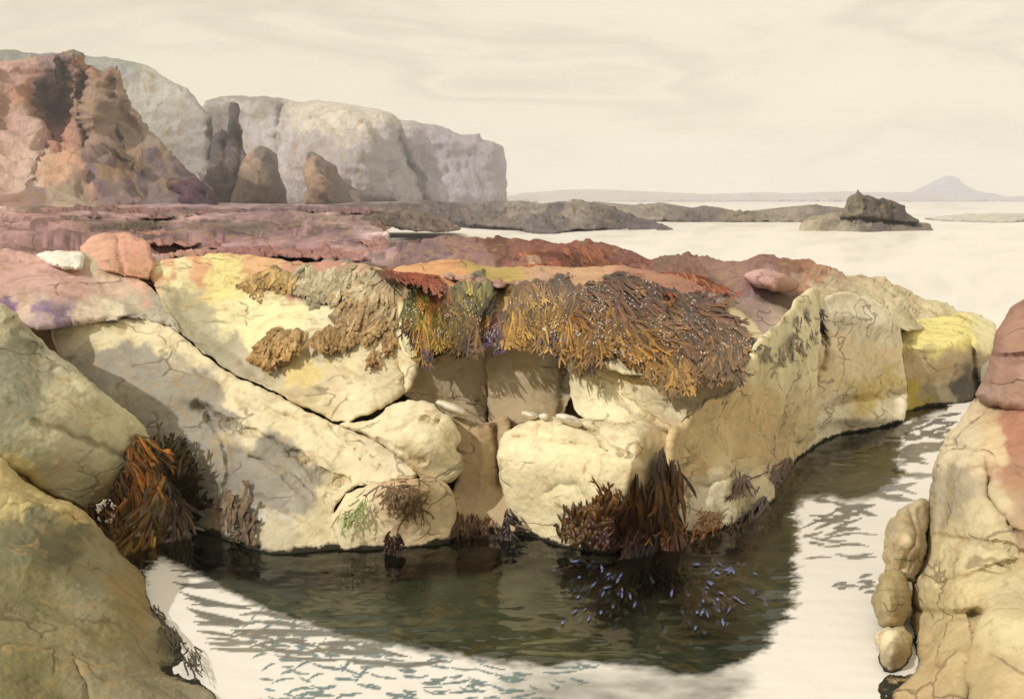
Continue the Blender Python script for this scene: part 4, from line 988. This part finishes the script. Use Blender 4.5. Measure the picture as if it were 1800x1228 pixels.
weed_mat('ochre weed mat with frayed fringe, between the dark joint and the large mat',
         [(893,530),(905,508),(935,492),(975,486),(1010,492),(1045,510),(1062,540),(1075,575),(1070,600),(1050,612),(1020,600),(1000,592),(985,600),(965,592),(945,578),(925,562),(905,560)],
         T_, 2300, (22, 50), (1.0, 2.1), lambda x, y: math.pi / 2 + (x - 985) / 190 + .3 * math.sin(y / 20),
         [(920,510,130,96,52),(970,505)+PU,(1020,520)+PU,(940,540)+OC2,(990,560)+OC2,(1040,580)+OC,(1050,550,112,76,54),(960,590,70,52,58)],
         [(940,550,190,154,80),(1000,590,150,112,52),(1040,600,130,96,56),(960,600,66,52,96)], 102, flat=True, forkp=.5, spread=.16, nbeads=200, lift=.15, group=WM)
weed_mat('square olive-gold weed curtain left of the dark joint, violet at its fringe',
         [(722,500),(760,492),(800,505),(840,535),(862,560),(850,585),(830,592),(795,590),(760,592),(735,605),(718,600),(708,575),(715,530)],
         T_, 1900, (20, 44), (1.0, 2.1), lambda x, y: math.pi / 2 + (x - 790) / 400,
         [(730,520,96,104,62),(760,520,170,110,54),(800,540)+OL,(770,560,140,128,64),(830,570)+OC,(740,590)+OC,(820,590,90,64,40)],
         [(730,600,70,52,86),(760,570,160,132,60),(830,590,90,66,60),(800,580,150,120,54)], 103, flat=True, forkp=.5, spread=.16, nbeads=150, lift=.15, group=WM)
weed_mat('small round olive weed cushion above the dark joint',
         [(800,500),(815,486),(840,480),(862,488),(875,505),(876,525),(860,538),(835,536),(812,524)],
         T_, 330, (14, 28), (1.6, 2.8), lambda x, y: math.pi / 2 + (x - 840) / 60,
         [(820,498,138,130,66),(850,500,122,118,60),(860,525,74,66,36)], [(840,500,160,150,80),(850,530,60,52,34)], 104, flat=True, forkp=.2, spread=.2, lift=.16, group=WM)
weed_mat('dark violet weed strands hanging down in the joint between two mats',
         [(846,545),(872,548),(884,565),(872,590),(862,604),(850,598),(842,575)], T_, 170, (16, 34), (1.4, 2.4), down,
         [(860,560,120,80,50),(860,590,66,48,80)], [(860,570,90,66,110)], 105, lift=.13, nbeads=50, group=WM)
weed_mat('thin ochre weed lobes dangling alone on pale rock below the joint',
         [(884,545),(900,550),(925,565),(935,585),(925,604),(912,600),(905,585),(890,590),(876,582),(880,562)], T_, 200, (16, 36), (1.6, 3.0), down,
         [(895,570,150,116,50),(920,590,140,102,44)], [(900,580,170,134,64)], 106, lift=.12, body=False, group=WM)
# pale weed on the yellow slab
PW = 'pale dry weed patches on the yellow slab'
TA, TA2, BE = (184,158,112), (194,168,120), (176,160,132)
weed_mat('grey-buff dry weed sheet spread at the right side of the yellow slab',
         [(525,468),(570,458),(640,464),(690,480),(722,505),(718,560),(700,575),(672,590),(645,600),(620,590),(600,570),(592,545),(596,520),(575,515),(545,500)],
         D_, 520, (16, 32), (2.4, 4.2), lambda x, y: math.pi / 2 + .5,
         [(560,480,190,182,154),(640,490,188,178,150),(690,520,184,168,138),(640,540,180,158,122),(650,580,172,146,104)],
         [(560,480,172,160,130),(650,560,162,134,96)], 110, lift=.05, mat=DRYWEED, group=PW, spread=.35)
weed_mat('tan dry weed tuft below the crest of the yellow slab',
         [(430,482),(455,474),(490,472),(520,478),(525,490),(500,494),(475,500),(458,518),(440,505)], D_, 190, (12, 26), (2.2, 3.6), lambda x, y: 1.9,
         [(450,490)+TA,(500,482)+TA2], [(460,500,150,116,66)], 111, lift=.045, mat=DRYWEED, group=PW, spread=.35)
weed_mat('tan dry weed lobe hanging lowest in the middle of the yellow slab',
         [(444,625),(455,600),(485,580),(515,574),(540,580),(525,605),(505,625),(480,638),(458,634)], D_, 220, (14, 28), (2.4, 3.8), lambda x, y: 2.1,
         [(480,610,186,158,110),(520,590,192,166,120)], [(480,620,150,110,60)], 112, lift=.045, mat=DRYWEED, group=PW, spread=.35)
weed_mat('buff dry weed spray between the tan lobe and the grey sheet',
         [(545,590),(570,575),(600,570),(618,590),(610,605),(590,615),(580,625),(568,612),(548,604)], D_, 170, (12, 26), (2.2, 3.6), lambda x, y: 1.8,
         [(580,590,172,146,104)], [(590,610,140,108,70)], 113, lift=.045, mat=DRYWEED, group=PW, spread=.35)
weed_mat('single narrow tongue of buff weed hanging below the grey sheet',
         [(650,618),(660,605),(668,615),(664,640),(656,652),(646,642)], D_, 60, (10, 20), (2, 3), down, [(655,630,176,146,104)], [(655,640,140,108,70)], 114, lift=.045, mat=DRYWEED, group=PW, spread=.3)
weed_mat('small buff weed tongue right beside the gold curtain',
         [(676,590),(690,580),(694,600),(686,612),(674,610)], D_, 50, (10, 20), (2, 3), down, [(685,600,176,146,104)], [(685,605,140,108,70)], 115, lift=.045, mat=DRYWEED, group=PW, spread=.3)

# orange weed along the crest
O_ = SURF['O']
OW = 'orange weed lying on the rusty crest'
ORG = [(164,98,70),(142,84,62),(126,74,58),(166,118,86)]
for i, (lb, ou, n) in enumerate([
        ('orange weed streaks at the left part of the rusty crest', [(903,450),(925,440),(970,440),(1010,450),(1040,462),(1020,470),(960,468),(915,468)], 260),
        ('long brick red weed streak along the top of the crest', [(978,432),(1030,430),(1075,444),(1110,458),(1140,478),(1120,480),(1070,462),(1010,446)], 300),
        ('orange weed fan on the middle of the rusty crest, above the large mat', [(1135,480),(1160,465),(1200,470),(1250,492),(1276,506),(1240,510),(1200,505),(1160,500)], 260),
        ('orange and yellow weed strip along the top of the gold curtain', [(640,464),(690,466),(740,476),(776,496),(765,504),(730,494),(690,480)], 170)]):
    weed_mat(lb, ou, O_, n, (16, 34), (1.3, 2.4), lambda x, y: .75, [(ou[0][0], ou[0][1]) + ORG[i], (ou[3][0], ou[3][1]) + ORG[(i + 1) % 4], (ou[5][0], ou[5][1], 150, 70, 50)],
             [(ou[2][0], ou[2][1]) + ORG[(i + 2) % 4]], 120 + i, lift=.14, mat=DRYWEED, group=OW, body=False, flat=True, forkp=.15, spread=.25)
# kelp in the corner of the pool
Bs = SURF['B']
Cs = SURF['C']
weed_mat('orange-brown kelp bunch filling the left corner of the pool, between two boulders',
         [(150,885),(190,868),(205,845),(222,800),(235,772),(256,768),(268,800),(288,830),(308,860),(322,900),(330,940),(305,965),(285,985),(272,1020),(268,1050),(252,1010),(225,985),(195,960),(170,925)],
         Bs, 900, (24, 60), (1.4, 3.6), lambda x, y: math.pi / 2 + .45 * math.sin(x / 23 + y / 41) + (200 - x) / 700 * (1 if y < 880 else -1.5),
         [(240,800,158,104,40),(255,850,140,92,40),(225,870,120,84,40),(260,900,104,80,44),(290,880,128,108,66),(310,870,72,56,40),(225,820,66,54,36),(180,900,84,62,40),(210,930,80,62,36),(280,930,132,104,44),(300,940,92,76,50),(270,1010,90,78,48),(265,790,70,60,36)],
         [(240,820,170,112,48),(290,870,120,116,130),(200,900,104,76,44),(270,980,120,96,44)], 130, flat=True, forkp=.35, lift=.16, nbeads=60, bead_size=.012, beadpoly=[(172,885),(200,878),(200,920),(178,925)], cat='kelp', name='kelp', spread=.3)  # blue-grey tip colour paints a sheen on the fronds
weed_mat('dark weed fringe standing against the grey-shaded slab beside the kelp bunch',
         [(275,790),(300,790),(318,830),(335,870),(352,895),(345,925),(325,925),(310,880),(290,830)], Cs, 190, (20, 46), (1.4, 2.8), lambda x, y: -1.2,
         [(300,820,110,104,86),(330,890,64,50,38)], [(310,840,96,88,70),(340,900,50,40,30)], 131, lift=.12, body=False, spread=.4)
weed_mat('grey-brown weed blades rising from the pool rim under the grey-shaded slab',
         [(380,935),(398,890),(408,885),(412,915),(422,890),(432,940),(445,960),(415,955)], Cs, 60, (18, 40), (2.2, 4.0), lambda x, y: -1.45,
         [(400,920,130,112,92)], [(400,920,120,102,84)], 132, lift=.08, body=False, mat=DRYWEED, spread=.2)
# kelp at the waterline of the square block
def JL(px, py):
    a = SURF['J'](px, py); b = SURF['L'](px, py)
    w = np.clip((np.asarray(px) - 1165) / 25, 0, 1)
    Y = np.minimum(a, 12.9) * (1 - w) + np.minimum(b, 14.5) * w
    return Y
KW = 'kelp bunches at the waterline of the square block'
weed_mat('tall dark kelp column hanging down the right edge of the square block',
         [(1158,800),(1166,776),(1172,800),(1190,800),(1196,830),(1190,880),(1196,930),(1190,965),(1130,968),(1100,955),(1110,905),(1106,880),(1112,850),(1122,830),(1138,860),(1150,845)],
         JL, 620, (28, 66), (1.3, 3.2), lambda x, y: math.pi / 2 + (1155 - x) / 700,
         [(1165,800,70,46,22),(1185,850,104,72,28),(1115,880,88,60,28),(1150,900,36,22,16),(1140,940,34,20,18),(1185,930,84,40,24)],
         [(1165,800,120,84,36),(1180,860,146,104,44),(1140,930,60,28,22)], 140, forkp=.3, lift=.10, group=KW, cat='kelp', name='kelp', spread=.14, body=False)
weed_mat('low brown and dark red kelp brush along the foot of the square block',
         [(985,935),(1005,915),(1030,908),(1055,900),(1062,870),(1070,895),(1100,905),(1120,930),(1125,965),(1060,970),(1015,965),(990,955)],
         JL, 380, (16, 38), (1.8, 3.8), lambda x, y: -1.5,
         [(1000,930,92,64,32),(1040,915,108,76,34),(1070,900,92,62,28),(1050,950,62,24,18),(1100,945,58,22,18),(1110,920,60,36,24)],
         [(1010,925,134,98,46),(1060,900,140,100,44),(1080,950,74,30,20)], 141, forkp=.45, lift=.08, group=KW, cat='kelp', name='kelp', spread=.45, body=False)
# floating kelp on the pool
WS = lambda px, py: Yz(np.asarray(py, float), -.012)
r = np.random.default_rng(77)
for lb, (ox, oy), angs, n, colA, colT, seed in [  # bluish frond colours paint a sheen on the floating kelp
        ('kelp fronds with a painted bluish sheen, floating in front of the square block', (1130, 975), (1.5, 2.85), 85, (92,72,34), (118,132,186), 150),
        ('bluish kelp fronds floating to the right, under the overhanging mass', (1180, 975), (.2, 1.5), 85, (104,74,34), (126,142,200), 151)]:
    w_ = Weed(WS); rr_ = np.random.default_rng(seed)
    for i in range(n):
        a = rr_.uniform(*angs); d = 20 + 125 * rr_.uniform(0, 1) ** .8
        cx2 = ox + (70 if angs[1] < 2 else -62); x, y = cx2 + rr_.normal(0, 40), oy + 58 + rr_.normal(0, 36)
        y = max(y, oy + 4 + abs(x - ox) * .12); a = math.atan2(y - oy + 12, x - ox); d = math.hypot(x - ox, y - oy)
        sx_, sy_ = ox + rr_.normal(0, 5), oy + rr_.normal(0, 2)
        w_.ribbon([(sx_, sy_), (sx_ * .5 + x * .5 + rr_.normal(0, 5), sy_ * .5 + y * .5 + rr_.normal(0, 4)), (x, y)], [1.4, .9, .8], [0, 0, 0], lin((44, 36, 22)))
        c = lin(colA) * rr_.uniform(.5, 1.2); t = lin(colT) * rr_.uniform(.9, 1.9) if rr_.random() < d / 190 else c * 1.2
        if d > 50 and rr_.random() < .30:
            fa = a + rr_.normal(0, .5); fl = rr_.uniform(6, 15)
            fx, fy = x + rr_.normal(0, 6), y + rr_.normal(0, 5)
            w_.ribbon([(fx, fy), (fx + fl * .5 * math.cos(fa), fy + fl * .5 * math.sin(fa)), (fx + fl * math.cos(fa), fy + fl * math.sin(fa))], [.8, rr_.uniform(1.4, 2.8), .5], [.07] * 3, lin((70, 82, 132)) * rr_.uniform(.5, 1.1), lin((134, 144, 190)) * rr_.uniform(.5, 1.0))
        w_.frond(rr_, x, y, a + rr_.normal(0, .5), rr_.uniform(8, 22), rr_.uniform(1.5, 3.4), rr_.uniform(-1.2, 1.2), 0, c, t, 0 if rr_.random() < .75 else 2, 0.0)
    o = w_.build('floating_kelp', WEED); tag(o, lb, 'kelp', 'kelp floating on the pool')

# smaller tufts at the waterline and in the joints
TF = 'small weed tufts on the bank'
def tuft(label, surf, spots, n, L, w, ang, c, t, seed, lift=.10, spread=.35):
    w_ = Weed(surf); q = np.random.default_rng(seed)
    for i in range(n):
        x, y, sx, sy = spots[q.integers(len(spots))]
        w_.frond(q, x + q.normal(0, sx), y + q.normal(0, sy), ang + q.normal(0, spread), q.uniform(*L), q.uniform(*w), q.uniform(-.6, .6), lift + q.uniform(0, .05), lin(c) * q.uniform(.6, 1.3), lin(t) * q.uniform(.7, 1.2), 1 + int(q.random() < .5))
    o = w_.build('seaweed_tuft', WEED); tag(o, label, 'seaweed', TF)
Gs, Ls, Ms, Hs, Js = SURF['G'], SURF['L'], SURF['M'], SURF['Hh'], SURF['J']
tuft('dark bristling weed tuft on the brow of the waterline knob', Gs, [(705,862,20,10),(725,875,12,16)], 120, (12, 28), (.9, 1.8), 1.7, (96,74,50), (130,104,72), 161, spread=.8)
tuft('faint green weed sprig on the left flank of the waterline knob', Gs, [(612,900,12,6),(640,885,6,10)], 40, (14, 30), (.9, 1.7), 1.9, (140,150,92), (170,172,116), 162)
tuft('small black weed tuft dipping in the water below the knob', Gs, [(688,945,6,6)], 26, (12, 24), (1.6, 2.8), 1.57, (60,36,24), (52,32,24), 163)
tuft('brown weed fringe at the foot of the dark gap', Hs, [(800,905,6,10),(825,912,12,5),(850,915,12,5)], 80, (12, 28), (1.3, 2.4), 1.6, (84,56,34), (70,48,30), 164)
tuft('black weed tongue at the left foot of the square block', Js, [(890,915,4,14),(893,935,4,8)], 50, (16, 34), (1.5, 2.8), 1.45, (46,30,24), (40,28,26), 165)
tuft('dark weed streaks at the foot of the overhanging mass', Ls, [(1330,905,8,10),(1352,870,6,12),(1298,925,12,8)], 80, (18, 44), (1.3, 2.4), 1.6, (74,46,26), (62,40,26), 166)
tuft('brown weed blades where the overhanging mass meets the channel', Ls, [(1355,830,5,12),(1385,812,6,8),(1305,838,8,5)], 60, (16, 36), (1.3, 2.4), 1.7, (92,58,30), (80,50,28), 167)
tuft('row of reddish weed wisps along the lower edge of the overhanging mass', Ls, [(1220,925,18,8),(1255,905,14,8),(1190,935,10,8)], 90, (12, 26), (.9, 1.7), 1.9, (140,96,56), (120,80,46), 168)
tuft('black weed at the top of the cleft beyond the overhanging mass', Ms, [(1432,545,4,8),(1436,560,4,9),(1440,574,4,8)], 90, (8, 17), (1.0, 1.9), 1.5, (66,56,44), (92,80,60), 169, lift=.12)
tuft('wispy brown weed at the upper corner of the overhanging mass', Ls, [(1400,590,6,14),(1360,610,10,8),(1415,560,6,10)], 80, (12, 30), (.9, 1.7), 1.5, (128,104,66), (110,86,54), 171, lift=.14)
As = SURF['A']
tuft('dark weed at the water edge of the corner boulder', As, [(300,1110,8,10),(335,1150,8,10),(275,1075,6,8)], 60, (12, 26), (1.0, 2.0), 1.2, (74,66,50), (60,54,42), 173)

# ------------------------------------------------------------------ haze, sky, sun, camera
me = bpy.data.meshes.new('haze')
x0, x1, y0, y1, z0, z1 = -6200, 6200, -30, 7300, -3.0, 165
me.from_pydata([(x0,y0,z0),(x1,y0,z0),(x1,y1,z0),(x0,y1,z0),(x0,y0,z1),(x1,y0,z1),(x1,y1,z1),(x0,y1,z1)], [],
               [(3,2,1,0),(4,5,6,7),(0,1,5,4),(1,2,6,5),(2,3,7,6),(3,0,4,7)])
hz = bpy.data.objects.new('haze', me); COL.objects.link(hz); hz['kind'] = 'stuff'
m, nt, out = nodes_of('haze_air')
v = N(nt, 'ShaderNodeVolumePrincipled'); v.inputs['Color'].default_value = (.97, .97, .985, 1); v.inputs['Density'].default_value = .00028; v.inputs['Anisotropy'].default_value = 0.0
nt.links.new(v.outputs[0], out.inputs['Volume']); me.materials.append(m)

SUN = Vector((-.58, -.56, .60)).normalized()
el = math.asin(SUN.z); az = math.atan2(SUN.x, SUN.y)
world = bpy.data.worlds.new('World'); scene.world = world; world.use_nodes = True
nt = world.node_tree
for n in list(nt.nodes): nt.nodes.remove(n)
L = nt.links.new
out = nt.nodes.new('ShaderNodeOutputWorld')
bg = N(nt, 'ShaderNodeBackground', Strength=.1)
sky = nt.nodes.new('ShaderNodeTexSky'); sky.sky_type = 'NISHITA'; sky.sun_disc = False; sky.sun_elevation = el; sky.sun_rotation = az
sky.dust_density = 4.0; sky.air_density = 1.0; sky.ozone_density = 1.0
tc = nt.nodes.new('ShaderNodeTexCoord')
mp = nt.nodes.new('ShaderNodeMapping'); mp.inputs['Scale'].default_value = (2.6, 2.6, 11.0); L(tc.outputs['Generated'], mp.inputs['Vector'])
nz = N(nt, 'ShaderNodeTexNoise', Scale=1.3, Detail=5, Roughness=.5, Distortion=.35); L(mp.outputs[0], nz.inputs['Vector'])
CL = 8.3
cream, grey = np.array(lin((250, 240, 214))) * 10, np.array(lin((238, 226, 201))) * 10
cl = ramp(nt, nz.outputs['Fac'], [(.36, tuple(cream / 10 * 1.03)), (.50, tuple(cream / 10 * .985)), (.58, tuple(grey / 10 * .95)), (.64, tuple(cream / 10)), (.74, tuple(grey / 10 * .95))])
sc_ = nt.nodes.new('ShaderNodeVectorMath'); sc_.operation = 'SCALE'; L(cl, sc_.inputs[0]); sc_.inputs['Scale'].default_value = 10.0
mix = mixc(nt, sky.outputs[0], sc_.outputs[0], .92)
L(mix, bg.inputs['Color']); L(bg.outputs[0], out.inputs[0])

sd = bpy.data.lights.new('sun', 'SUN'); sd.energy = 2.6; sd.angle = math.radians(.8); sd.color = (1.0, .96, .90)
so = bpy.data.objects.new('sun', sd); COL.objects.link(so); so.rotation_euler = SUN.to_track_quat('Z', 'Y').to_euler(); so.location = (-20, -10, 30)

cd = bpy.data.cameras.new('camera'); cam = bpy.data.objects.new('camera', cd); COL.objects.link(cam)
cam.location = (0, 0, H); cam.rotation_euler = (math.pi / 2 - PITCH, 0, 0)
cd.sensor_fit = 'HORIZONTAL'; cd.sensor_width = 36.0; cd.lens = F / 1800 * 36.0; cd.clip_start = .1; cd.clip_end = 40000
scene.camera = cam
scene.view_settings.view_transform = 'Standard'; scene.view_settings.look = 'None'; scene.view_settings.gamma = 1.0
scene.view_settings.exposure = 0.0; scene.view_settings.use_curve_mapping = False
scene.render.engine = 'CYCLES'
scene.cycles.use_denoising = True
scene.cycles.max_bounces = 8; scene.cycles.transparent_max_bounces = 12; scene.cycles.volume_bounces = 1
